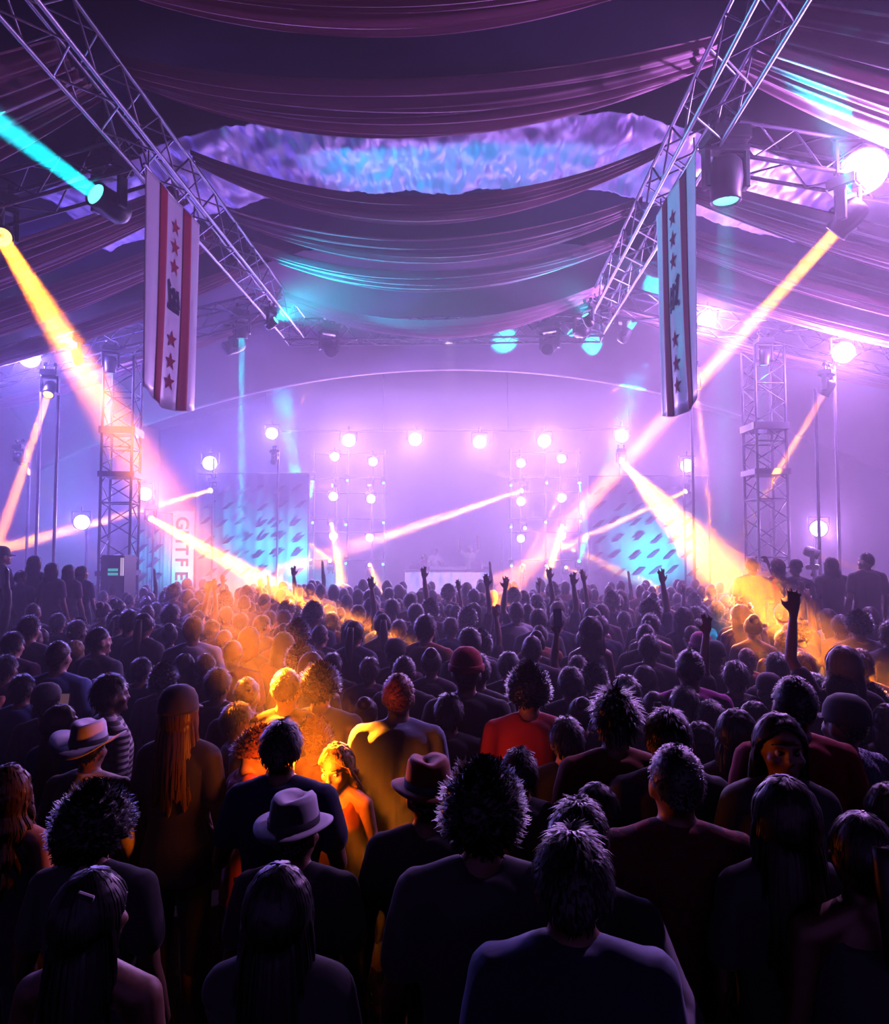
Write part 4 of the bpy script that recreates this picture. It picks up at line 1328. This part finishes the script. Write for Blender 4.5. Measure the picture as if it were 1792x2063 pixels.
PEOPLE = []
def person(label, X, Y, height=1.72, rz=0.0, sex='m', la='down', ra='down', yaw=0.0, pitch=0.0, roll=0.0, hair='short', hc='dark', top='tee', tc_='black', bottom='trousers', bc='charcoal', skin='mid',
           hat=None, hatc='black', z0=0.0, group=None, voxel=0.0115, tilt=0.0, face=False, seed=None):
    k = height / 1.72
    root = empty('person', (X, Y, z0), rz)
    if tilt: root.rotation_euler = (tilt if isinstance(tilt, float) else tilt[0], 0 if isinstance(tilt, float) else tilt[1], rz)
    root.scale = (k, k, k)
    props(root, label, 'person', group)
    yq, pq, rq = round(yaw / 0.3) * 0.3 if not face else yaw, round(pitch / 0.25) * 0.25 if not face else pitch, roll
    body = cached(('body', sex, la, ra, yq, pq, rq, voxel), lambda: build_body(sex, la, ra, yq, pq, voxel, rq))
    link('body', body, SKIN[skin], root)
    sd = {'tee': 1.0, 'shirt': 4.0, 'loose': 9.0, 'tank': 2.0}[top]
    o = link('top', cached(('top', sex, la, ra, top), lambda: build_top(sex, la, ra, top, sd)), CL[tc_], root)
    if bottom == 'skirt':
        link('skirt', cached('skirt', build_skirt), CL[bc], root)
    else:
        link('trousers', cached(('trousers', sex), lambda: build_trousers(sex)), CL[bc], root)
    H = head_xf(yq, pq, rq)
    if hair:
        sd = int(X * 7) % 3 if seed is None else seed
        o = link('hair', cached(('hair', hair, sd), lambda: hair_mesh(hair, sd * 2.3)), HAIR[hc], root)
        o.matrix_local = H
    if hat:
        base = None
        for nm, me, key in cached(('hat', hat), lambda: hat_meshes(hat)):
            o = link('hat' if base is None else nm, me, CL[hatc] if key == 'hat' else BAND['dark'], root if base is None else base)
            if base is None:
                o.matrix_local = H @ Matrix.Translation((0, -0.012, 0.0))
                base = o
    if face:
        for s in (-1, 1):
            bm = bmesh.new(); bm_sph(bm, (0, 0, 0), .0125, u=14, v=10)
            e = link('eye', mesh_bm('eye', bm, True), EYE, root)
            e.matrix_local = H @ Matrix.Translation((s * .031, 0.074, 1.604))
            bm = bmesh.new(); bm_sph(bm, (0, .0085, 0), .0058, (1, .8, 1), 10, 8)
            link('iris', mesh_bm('iris', bm, True), IRIS, e)
            bm = bmesh.new()
            for q in range(5):
                bm_sph(bm, (s * (.014 + .009 * q), .091 - .0035 * q * q * .35, 1.632 + .004 * math.sin(q * .8)), .006, (1.2, .6, .6), 8, 6)
            o = link('eyebrow', remesh(bm, 0.003, 1), HAIR['dark'], root)
            o.matrix_local = H
    PEOPLE.append((X, Y, height))
    return root

def spot_person(px, py, w, hmin=1.56, hmax=1.88, Yfix=None, wide=280.0):
    """floor position and height of a person whose head (centre px,py, about w wide) shows there"""
    Y = Yfix or wide / w
    hz = at(px, py, Y).z           # head centre height
    h = hz / 0.930
    if not Yfix:
        if h < hmin or h > hmax:
            h = min(max(h, hmin), hmax)
            Y = (CAM_H - h * 0.930) * F_PX / max(20.0, (py - 1105.0))
    p = at(px, py, Y)
    return p.x, Y, h

# people that stand out, from the front of the crowd backward: label, head px, py, head width, options
D = dict
HERO = [
 # ---- nearest rows
 ('person with long dark hair and a pale hair clip at the bottom left', 185, 1845, 150, D(sex='f', hair='long', hc='black', top='tank', tc_='black', yaw=-.3)),
 ('person with a round mass of black curls, lower left', 190, 1675, 112, D(hair='afro', hc='black', tc_='black')),
 ('woman at the left edge with long wavy hair and an orange lit bare shoulder', 18, 1600, 84, D(sex='f', hair='wavy', hc='brown', top='tank', tc_='black', yaw=.3, skin='light')),
 ('woman with long dark hair in front of the white fedora, bottom left of centre', 562, 1835, 148, D(sex='f', hair='long', hc='black', top='tee', tc_='black', la='cross', skin='light', voxel=.008)),
 ('man in a pale fedora with a black band', 597, 1672, 100, D(hair='crop', hc='black', hat='fedora', hatc='white', tc_='black', pitch=-.0, yaw=-.3)),
 ('broad man in dark shirt silhouetted against the orange lit group', 568, 1512, 76, D(Y=3.06, hair='short', hc='black', tc_='navy', ra='bent', la='bent')),
 ('blond woman glowing orange in a lamp beam, face turned down left', 684, 1540, 72, D(Y=3.46, sex='f', hair='wavy', hc='blond', top='tank', tc_='rust', rz=2.85, pitch=-.3, skin='light', face=True, voxel=.008, ra='hold')),
 ('blond curly haired person glowing yellow just behind the blond woman', 634, 1492, 64, D(Y=3.98, sex='f', hair='curly', hc='blond', tc_='rust', skin='light', yaw=.6)),
 ('ginger man in a loose grey blue shirt, the left side lit orange', 803, 1405, 62, D(Y=3.78, hair='crop', hc='ginger', top='loose', tc_='paleblue', skin='light', hmax=1.95)),
 ('person in a dark reddish fedora seen from behind', 862, 1605, 102, D(hair='crop', hc='black', hat='fedora', hatc='rust', tc_='black', yaw=.3)),
 ('person with thick black curls at the bottom centre', 972, 1645, 132, D(hair='curly', hc='black', tc_='black')),
 ('man in a pale blue collared shirt, large head at the bottom right of centre', 1152, 1782, 146, D(hair='short', hc='black', top='shirt', tc_='paleblue')),
 ('person in a white shirt leaning in behind the man in pale blue', 1168, 1694, 116, D(hair='short', hc='black', top='shirt', tc_='white', la='bent', ra='hug', rz=-.35)),
 ('dark haired man in charcoal just right of the thick black curls', 1046, 1552, 78, D(hair='short', hc='black', tc_='charcoal')),
 ('dark smooth head between the checked man and the white shirt', 1203, 1625, 96, D(hair='bob', hc='black', tc_='black', sex='f')),
 ('short haired man in a dark red plaid shirt, right of centre', 1362, 1580, 100, D(hair='crop', hc='black', top='shirt', tc_='plaid')),
 ('woman with long dark hair and a bright rim, lower right', 1582, 1650, 124, D(sex='f', hair='long', hc='dark', tc_='black')),
 ('woman in a black crop top and white skirt at the bottom right corner', 1738, 1725, 118, D(sex='f', hair='pony', hc='black', top='tank', tc_='black', bottom='skirt', bc='white')),
 ('woman with long hair facing the camera, right side', 1573, 1508, 98, D(sex='f', hair='long', hc='dark', tc_='black', rz=3.05, skin='mid', face=True, voxel=.008)),
 ('long haired person cut by the right edge, lower right', 1790, 1615, 92, D(sex='f', hair='long', hc='brown', tc_='plum')),
 # ---- second band
 ('dark short haired head behind the dark red plaid shirt', 1345, 1492, 84, D(hair='short', hc='black', tc_='black')),
 ('spiky haired man with a low dark red shirt back', 1240, 1456, 86, D(hair='spiky', hc='black', tc_='rust')),
 ('small head with a pale rim in a gap right of centre', 1410, 1488, 60, D(sex='f', hair='bob', hc='dark', tc_='black')),
 ('round dark head left of the woman facing the camera', 1484, 1482, 80, D(sex='f', hair='bob', hc='black', tc_='black', skin='light')),
 ('light skinned short haired man left of the spiky haired man', 1142, 1495, 72, D(hair='short', hc='black', tc_='black', skin='light')),
 ('large dark head with red lit left shoulder, centre right', 1066, 1395, 70, D(hair='curly', hc='black', tc_='red', skin='mid')),
 ('tall man in a red shirt on the right with a shaved neck', 1600, 1424, 74, D(hair='crop', hc='black', tc_='red', skin='mid', hmax=1.95)),
 ('man in a dark cap and blue checked shirt on the right', 1700, 1462, 80, D(hair='crop', hc='black', hat='cap', hatc='black', top='shirt', tc_='check', rz=.4)),
 ('dark head just right of the ginger man', 905, 1440, 62, D(hair='short', hc='black', tc_='black')),
 ('dark rounded afro left of the ginger man', 646, 1388, 66, D(hair='curly', hc='black', tc_='black')),
 ('small haired person with an orange lit neck left of the ginger man', 738, 1440, 58, D(Y=4.4, hair='bun', hc='dark', sex='f', skin='light', tc_='rust')),
 ('shaved head lit deep red, left of centre', 498, 1402, 54, D(hair='thin', hc='dark', skin='light', tc_='plum')),
 ('head with red lit neck just left of the dark afro', 577, 1390, 58, D(hair='crop', hc='dark', skin='light', tc_='plum')),
 ('person turned sideways with a red lit cheek, left of centre', 480, 1456, 56, D(hair='short', hc='dark', rz=-1.1, tc_='black', skin='light')),
 ('woman with bright orange curly hair looking down, left of the dark man', 500, 1512, 66, D(sex='f', hair='curly', hc='ginger', tc_='pink', rz=-.9, pitch=-.5, la='hold', ra='hold', skin='light')),
 ('person with a dark cap and long pale hair down the back, left', 362, 1440, 78, D(sex='f', hair='long', hc='brown', hat='cap', hatc='black', tc_='black')),
 ('man in a striped shirt turned right, left part of the crowd', 222, 1402, 62, D(hair='short', hc='black', top='shirt', tc_='stripe', rz=-.8, skin='deep')),
 ('person in a white cowboy hat on the left', 182, 1512, 70, D(hair='crop', hc='black', hat='cowboy', hatc='white', top='shirt', tc_='cream')),
 ('woman with long brown hair beside the white cowboy hat', 122, 1462, 64, D(sex='f', hair='long', hc='brown', tc_='navy', yaw=-.6)),
 ('man with short hair in a blue shirt at the left', 118, 1325, 46, D(hair='crop', hc='dark', tc_='blue', skin='light', hmax=1.95)),
 ('dark haired person in a faded blue shirt at the left edge', 45, 1392, 52, D(hair='short', hc='black', tc_='blue')),
 ('person in a dark cap next to the long haired woman at the left', 96, 1420, 54, D(hair='short', hc='black', hat='cap', hatc='black', tc_='black')),
 ('head with an orange rim at the left edge of the crowd', 26, 1302, 42, D(hair='short', hc='dark', tc_='plum', skin='light')),
 ('pale head right below the people on the left platform', 82, 1290, 36, D(sex='f', hair='bob', hc='brown', tc_='plum')),
 ('head with yellow lit hair beside the man in blue', 150, 1315, 42, D(sex='f', hair='bob', hc='blond', tc_='plum')),
 ('person with swept dark hair left of the middle crowd', 202, 1320, 40, D(hair='short', hc='dark', tc_='navy')),
 ('dark head at the left edge under the orange rimmed head', 12, 1350, 46, D(hair='short', hc='black', tc_='plum')),
 ('person in a red beanie near the centre', 940, 1358, 64, D(hair='crop', hc='black', hat='beanie', hatc='red', tc_='black', hmax=1.95)),
 ('person in a flat cap in the red glow left of centre', 797, 1320, 46, D(hair='crop', hc='black', hat='cap', hatc='black', tc_='plum')),
 ('round head in the red glow above the ginger man', 745, 1352, 42, D(hair='short', hc='dark', tc_='plum')),
 ('round dark head left of the flat cap', 670, 1342, 42, D(hair='short', hc='black', tc_='black')),
 ('tall man with a shaved head right of centre', 1072, 1310, 40, D(hair='thin', hc='dark', tc_='plum', hmax=1.98)),
 ('dark square haired head right of the red beanie', 1025, 1345, 46, D(hair='short', hc='black', tc_='black', hmax=1.95)),
 ('tall close cropped person in a magenta shirt, right', 1390, 1350, 52, D(hair='crop', hc='black', tc_='magenta', hmax=1.98)),
 ('dark haired person raising a bare hand against the yellow beam', 1482, 1368, 50, D(hair='short', hc='black', tc_='black', la='high', hmax=1.9)),
 ('person in a pink beanie at the edge of the orange beam', 1412, 1308, 44, D(hair='crop', hc='dark', hat='beanie', hatc='pink', tc_='plum')),
 ('person in a dark cap beside the pink beanie', 1438, 1325, 46, D(hair='crop', hc='dark', hat='cap', hatc='charcoal', tc_='plum')),
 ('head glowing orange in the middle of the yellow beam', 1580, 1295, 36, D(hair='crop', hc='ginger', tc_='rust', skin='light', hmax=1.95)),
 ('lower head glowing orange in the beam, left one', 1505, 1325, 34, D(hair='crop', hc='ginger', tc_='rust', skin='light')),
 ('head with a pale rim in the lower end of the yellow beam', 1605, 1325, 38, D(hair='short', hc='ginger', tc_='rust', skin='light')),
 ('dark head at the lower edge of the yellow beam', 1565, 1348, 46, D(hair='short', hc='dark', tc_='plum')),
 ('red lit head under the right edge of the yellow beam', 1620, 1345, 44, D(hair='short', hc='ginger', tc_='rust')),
 ('woman with long pale hair and raised arms at the right', 1700, 1345, 62, D(sex='f', hair='long', hc='grey', tc_='plum', la='up', ra='bent', hmax=1.9)),
 ('dark head in front of the pale haired woman, right', 1692, 1395, 58, D(hair='short', hc='black', tc_='black')),
 ('round dark head with a pink rim right of centre', 1380, 1422, 58, D(hair='short', hc='black', tc_='black')),
 ('small dark head beside the pink rimmed head, right of centre', 1432, 1442, 52, D(hair='short', hc='black', tc_='black')),
 ('wide dark head with lilac rim on the right', 1520, 1442, 60, D(hair='bob', hc='black', sex='f', tc_='black')),
 ('curly dark head near the right edge', 1755, 1412, 56, D(hair='curly', hc='black', tc_='black')),
 ('head with a pink rim at the far right edge', 1790, 1445, 62, D(sex='f', hair='bob', hc='dark', tc_='black')),
 ('person in a dark plum cap left of the tall man in red', 1548, 1385, 46, D(hair='crop', hc='dark', hat='cap', hatc='plum', tc_='black')),
 ('dark head in a rust top left of the blue checked shirt', 1640, 1390, 50, D(hair='short', hc='black', tc_='rust')),
 ('person holding a dark phone up in the middle of the crowd', 1165, 1345, 40, D(hair='short', hc='dark', tc_='plum', la='high')),
 ('person stretching one long arm high, centre', 968, 1300, 32, D(hair='short', hc='dark', tc_='plum', ra='high', hmax=1.95)),
 ('round head with a thin rim, centre right', 1150, 1380, 52, D(hair='short', hc='black', tc_='black')),
 ('wide dark head with pink rim, right of the phone', 1196, 1375, 52, D(hair='curly', hc='black', tc_='black')),
 ('small round head with a violet rim below the raised phone', 1170, 1435, 52, D(hair='bun', hc='black', sex='f', tc_='black')),
 ('dark head under the raised hand, right', 1262, 1402, 58, D(hair='short', hc='black', tc_='black')),
 ('bob haired head in plum beside the dark curls, right of centre', 1300, 1365, 44, D(hair='bob', sex='f', hc='dark', tc_='plum')),
 ('dark ponytailed person in charcoal right of the spiky haired man', 1318, 1420, 48, D(hair='pony', sex='f', hc='dark', tc_='charcoal')),
 ('dark head with lit temple below the left tower', 285, 1355, 44, D(hair='short', hc='black', tc_='black')),
 ('dark head with violet rim left of centre', 372, 1345, 42, D(hair='bob', sex='f', hc='dark', tc_='plum')),
 ('wide dark head near the pale haired cap wearer, left', 330, 1372, 52, D(hair='curly', hc='black', tc_='plum')),
 ('pair of dark heads left of the red lit head, left one', 415, 1345, 42, D(hair='short', hc='black', tc_='black')),
 ('dark head tight beside the shaved red head', 440, 1382, 54, D(hair='short', hc='black', tc_='black')),
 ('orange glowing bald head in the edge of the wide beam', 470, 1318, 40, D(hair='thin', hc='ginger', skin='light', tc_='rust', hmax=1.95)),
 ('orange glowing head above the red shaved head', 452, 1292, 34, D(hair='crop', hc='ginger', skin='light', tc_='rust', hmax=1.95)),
]
NAMED = {}
for lab, px, py, w, o in HERO:
    o = dict(o)
    x, y, h = spot_person(px, py, w, o.pop('hmin', 1.54), o.pop('hmax', 1.90), o.pop('Y', None), {'crop': 238, 'thin': 232, 'short': 255, 'bun': 240, 'pony': 240}.get(o.get('hair'), 275) if not o.get('hat') else 275)
    NAMED[lab] = person(lab, x, y, h, **o)

# things held up or worn by people in the crowd
def hand_at(root, sex, side, pose):
    S, E, W = arm_chain(sex, side, pose)
    bpy.context.view_layer.update()
    return root.matrix_world @ (W + (W - E).normalized() * 0.085), (root.matrix_world.to_3x3() @ (W - E)).normalized()
PH = {}
def phone(label, loc, rz, lit=0.0, tiltx=-0.2, s=1.0):
    r = empty('smartphone', loc, rz); r.rotation_euler.x = tiltx
    r.scale = (s, s, s)
    props(r, label, 'phone')
    bm = bmesh.new(); bm_box(bm, (0, 0, 0.04), (0.075, 0.010, 0.155)); bmesh.ops.bevel(bm, geom=bm.edges[:], offset=0.004, segments=2, affect='EDGES')
    link('case', mesh_bm('case', bm), M['black'], r)
    bm = bmesh.new(); bm_box(bm, (0, -0.0062, 0.04), (0.067, 0.002, 0.142))
    link('screen', mesh_bm('screen', bm), SCREEN if lit else LENS['off'], r)
SCREEN = mat('lit phone screen', (0.05, 0.03, 0.06), 0.3, emis=(0.8, 0.35, 0.5), estr=0.12)
p_, d_ = hand_at(NAMED['person holding a dark phone up in the middle of the crowd'], 'm', -1, 'high')
phone('dark phone held up high in a raised hand, middle of the crowd', p_ + V((0, -.02, .02)), 0.1)
phone('small glowing phone held among the heads at the left', at(129, 1412, 4.5) + V((0, 0, -0.05)), 0.0, 1.0, s=0.85)

bm = bmesh.new(); bm_box(bm, (0.035, -0.098, 1.700), (0.045, 0.012, 0.020), Euler((0.5, 0.4, 0.2)).to_matrix()); bmesh.ops.bevel(bm, geom=bm.edges[:], offset=0.003, segments=1, affect='EDGES')
link('hair_clip', mesh_bm('hair_clip', bm), CL['white'], NAMED['person with long dark hair and a pale hair clip at the bottom left'])

# an added amber lantern that gives the group its orange glow
lp = at(614, 1612, 3.24)
r = empty('added_lantern', lp - V((0, 0, 0.10)))
props(r, 'added amber lantern behind the broad dark man, lighting the group orange', 'lantern')
bm = bmesh.new(); lathe(bm, [(0, 0.0), (.032, 0.0), (.036, .01), (.036, .03), (.03, .04), (0, .04)], 16); link('base', mesh_bm('base', bm, True), M['black'], r)
bm = bmesh.new(); lathe(bm, [(.026, .04), (.036, .07), (.036, .11), (.024, .14)], 16); link('globe', mesh_bm('globe', bm, True), LENS['orange'], r)
bm = bmesh.new(); lathe(bm, [(.026, .14), (.030, .145), (.022, .165), (0, .17)], 16); link('cap', mesh_bm('cap', bm, True), M['black'], r)
ld = bpy.data.lights.new('lamp_light', 'POINT'); ld.color = (1.0, 0.15, 0.004); ld.energy = 26.0; ld.shadow_soft_size = 0.045
lo = bpy.data.objects.new('lamp_light', ld); COL.objects.link(lo); lo.parent = r; lo.location = (0, 0, 0.20)

# people on the two viewing platforms
PLAT = [
 ('man in a dark cap at the left edge on the left platform', 6, 1122, 30, D(hair='crop', hat='cap', hatc='charcoal', tc_='navy', hc='black', rz=-.7)),
 ('tall person with a dark round head on the left platform', 70, 1136, 33, D(hair='bob', sex='f', hc='black', tc_='charcoal', ra='bent')),
 ('slim dark person right of the tall one on the left platform', 105, 1150, 27, D(hair='bob', sex='f', hc='dark', tc_='plum')),
 ('person with straight dark hair on the left platform', 139, 1153, 27, D(hair='long', sex='f', hc='dark', tc_='plum')),
 ('person with a cyan rim at the right end of the left platform', 165, 1155, 26, D(hair='long', sex='f', hc='dark', tc_='navy', yaw=-.6)),
 ('short person in the gap on the left platform', 42, 1165, 26, D(hair='short', hc='dark', tc_='grey')),
 ('person with a tilted head at the left end of the right platform', 1515, 1142, 28, D(hair='short', hc='black', tc_='plum', ra='bent')),
 ('person with long ginger hair and raised hands on the right platform', 1566, 1143, 32, D(hair='wavy', sex='f', hc='ginger', tc_='red', la='phone', ra='phone', rz=.5)),
 ('person in a dark cap in the middle of the right platform', 1603, 1147, 26, D(hair='crop', hat='cap', hatc='black', hc='black', tc_='plum')),
 ('broad dark person on the right platform', 1675, 1140, 33, D(hair='bob', hc='black', tc_='charcoal')),
 ('man with a clear profile and cropped hair at the right end of the right platform', 1746, 1132, 28, D(hair='crop', hc='black', tc_='charcoal', yaw=.6)),
 ('small person with pale hair half hidden on the right platform', 1634, 1186, 22, D(hair='bob', sex='f', hc='grey', tc_='plum')),
]
for lab, px, py, w, o in PLAT:
    Y = 9.75 if px < 900 else 9.6
    Y += 0.3 * ((px // 7) % 3 - 1) * 0.8
    p = at(px, py, Y)
    h = (p.z - RISER_H) / 0.930
    person(lab, p.x, Y, h, z0=RISER_H, group='people on the viewing platforms', **o)

# the DJs
p = at(878, 1112, 24.0)
person('DJ in a white shirt behind the left of the booth', p.x, 24.0, (p.z - DZ) / .93, rz=3.1, hair='short', hc='dark', tc_='white', skin='light', la='bent', ra='bent', z0=DZ)
p = at(948, 1106, 24.0)
person('DJ in a white shirt with arms raised behind the right of the booth', p.x, 24.0, (p.z - DZ) / .93, rz=3.2, hair='short', hc='dark', tc_='white', skin='light', la='up', ra='wide', z0=DZ)
p = at(854, 1122, 24.4)
person('person in a magenta top beside the left DJ', p.x, 24.4, (p.z - DZ) / .93, rz=2.8, hair='bob', sex='f', hc='dark', tc_='magenta', skin='mid', la='bent', ra='bent', z0=DZ)

# ---- the packed crowd behind them
ROWS = ((6.2, 'in the middle crowd'), (8.4, 'in the back crowd'), (99, 'in the far crowd'))
COLS = ((215, 'at the left edge'), (400, 'below the left tower'), (620, 'below the lettered banner'), (800, 'left of the DJ booth'), (1005, 'below the DJ booth'), (1200, 'right of the DJ booth'), (1400, 'below the right panel'), (9999, 'below the right tower'))
HN = {'short': 'short haired', 'crop': 'close cropped', 'curly': 'curly haired', 'bob': 'bob haired', 'long': 'long haired', 'bun': 'bun wearing', 'pony': 'ponytailed', 'spiky': 'spiky haired'}
rnd = random.Random(21)
def to_px(X, Y, Z):
    v = CAM_R.transposed() @ (V((X, Y, Z)) - V((0, 0, CAM_H)))
    return 896 + F_PX * v.x / -v.z, 1031.5 - F_PX * v.y / -v.z
grid = []
y = 3.2
while y < 15.0:
    step = 0.53 if y < 9 else 0.56
    half = 0.68 * y + 2.2
    x = -half - 0.3 * rnd.random()
    while x < half:
        grid.append((x + rnd.uniform(-.10, .10), y + rnd.uniform(-.15, .15)))
        x += step
    y += 0.56 if y < 9 else 0.62
MAX_FILL = 300 - len(PEOPLE)
n_fill, far = 0, []
for x, y in sorted(grid, key=lambda g: round(g[1], 1)):
    h = rnd.uniform(1.60, 1.84)
    px, py = to_px(x, y, h * .93)
    if px < -900 or px > 2700 or x < -11.9 or x > 10.9: continue
    out = px < -25 or px > 1817
    if y < 4.8 and not (px < -140 or px > 1930): continue
    if any((x - a) ** 2 + ((y - b) * 1.15) ** 2 < (0.44 if y < 6 else 0.36) ** 2 for a, b, c in PEOPLE): continue
    if (8.75 < y < 11.3 and -300 < px < 225) or (8.65 < y < 11.0 and 1470 < px < 2050): continue
    if (13.2 < y < 14.8 and (abs(px - 240) < 80 or abs(px - 1546) < 80)): continue
    if out or n_fill >= MAX_FILL:
        far.append((x, y, h)); continue
    sex = rnd.choice('mmf')
    hair = rnd.choice(('short', 'short', 'crop', 'curly')) if sex == 'm' else rnd.choice(('bob', 'long', 'bun', 'pony'))
    r = rnd.random()
    la = ra = 'down'
    if y > 6.5 and r < 0.045: ra = 'high'
    elif y > 6.5 and r < 0.075: la = 'up'
    elif r < .35: la = 'bent'
    rw = next(n for lim, n in ROWS if y < lim)
    cl = next(n for lim, n in COLS if px < lim)
    up = ' waving' if 'high' in (ra, la) or 'up' in (ra, la) else ''
    col = rnd.choice(('black', 'charcoal', 'plum', 'navy', 'grey', 'rust', 'black', 'white' if rnd.random() < .3 else 'plum'))
    lab = '%s person%s %s %s' % (HN[hair], up or ' in ' + col, rw, cl)
    n_fill += 1
    person(lab, x, y, h, rz=rnd.uniform(-.35, .35), sex=sex, la=la, ra=ra, yaw=rnd.choice((-.3, 0, 0, .3)), hair=hair, hc=rnd.choice(('black', 'dark', 'dark', 'brown', 'blond' if sex == 'f' and rnd.random() < .5 else 'dark')),
           top='tee' if sex == 'm' else rnd.choice(('tee', 'tank')), tc_=col, skin=rnd.choice(('light', 'mid', 'mid', 'deep')),
           group='crowd ' + rw.replace('in the ', '') + ' ' + cl)

# tell look-alikes of one zone apart by their place
same = {}
for o in COL.objects:
    if o.parent is None and o.get('category') == 'person' and str(o.get('group', '')).startswith('crowd'):
        same.setdefault(o['label'], []).append(o)
for lab, os_ in same.items():
    os_.sort(key=lambda o: to_px(o.location.x, o.location.y, 1.5)[0])
    names = {1: [''], 2: [', left one', ', right one'], 3: [', left one', ', middle one', ', right one'], 4: [', far left', ', centre left', ', centre right', ', far right']}.get(len(os_)) or [''] * len(os_)
    for o, n in zip(os_, names): o['label'] = lab + n

# the rest of the crowd, too far away to pick apart: plain joined figures
def far_proto(sex, arm, big):
    bm = bmesh.new()
    T = TORSO[sex]
    ring_loft(bm, [(V((0, f, z)), V((a * 1.08, 0, 0)), V((0, b * 1.1, 0))) for z, a, b, f in T], 14)
    limb(bm, [(V((0, -.01, 1.42)), .055), (V((0, 0, 1.52)), .052)], 10)
    bm_sph(bm, (0, 0.0, 1.60), 1.0, (.088 * big, .105 * big, .125 * big), 14, 10)
    bm_sph(bm, (0, .04, 1.545), 1.0, (.056, .06, .07), 12, 8)
    for s in (-1, 1):
        limb(bm, [(V((s * .04, -.015, 1.44)), .05), (V((s * SHX[sex] * .95, -.006, 1.392)), .06)], 10)
        limb(bm, [(V((s * .087, 0, .9)), .10), (V((s * .097, .01, .5)), .07), (V((s * .097, -.01, .04)), .055)], 10)
        S, E, W = arm_chain(sex, s, arm if s > 0 else 'down')
        limb(bm, [(S, .06), (E, .048), (W, .034), (W + (W - E).normalized() * .14, .034)], 10)
    me = remesh(bm, 0.034, 1)
    return [v.co.copy() for v in me.vertices], [tuple(p.vertices) for p in me.polygons]
FP = [far_proto('m', 'down', 1.0), far_proto('f', 'down', 1.06), far_proto('m', 'high', 1.0), far_proto('f', 'bent', 1.2)]
vs_, fs, mi = [], [], []
for x, y, h in far:
    pv, pf = FP[rnd.choice((0, 0, 1, 1, 3, 3, 2)) if rnd.random() < .5 else rnd.choice((0, 1, 3))]
    k, a, b0 = h / 1.72, rnd.uniform(-.4, .4), len(vs_)
    ca, sa = math.cos(a), math.sin(a)
    vs_ += [(x + k * (v.x * ca - v.y * sa), y + k * (v.x * sa + v.y * ca), k * v.z) for v in pv]
    m = rnd.randrange(3)
    for f in pf:
        c = sum((pv[q] for q in f), V()) / len(f)
        mi.append(0 if c.z > 1.49 and (c.y < .035 or c.z > 1.66) else 1 if c.z > 1.47 else 2 + m)
        fs.append(tuple(q + b0 for q in f))
me = mesh_from('far_crowd', vs_, fs)
for m in (HAIR['dark'], SKIN['mid'], CL['plum'], CL['charcoal'], CL['rust']): me.materials.append(m)
me.polygons.foreach_set('material_index', mi)
props(link('far_crowd', me), 'hazy mass of people packed against the stage front and beyond both edges', 'crowd', kind='stuff')
print('people', len(PEOPLE), 'far', len(far), 'fill', n_fill, 'protos', len(CACHE), sum(len(m.polygons) for m in CACHE.values() if hasattr(m, 'polygons')))
bpy.data.scenes.remove(WORK)
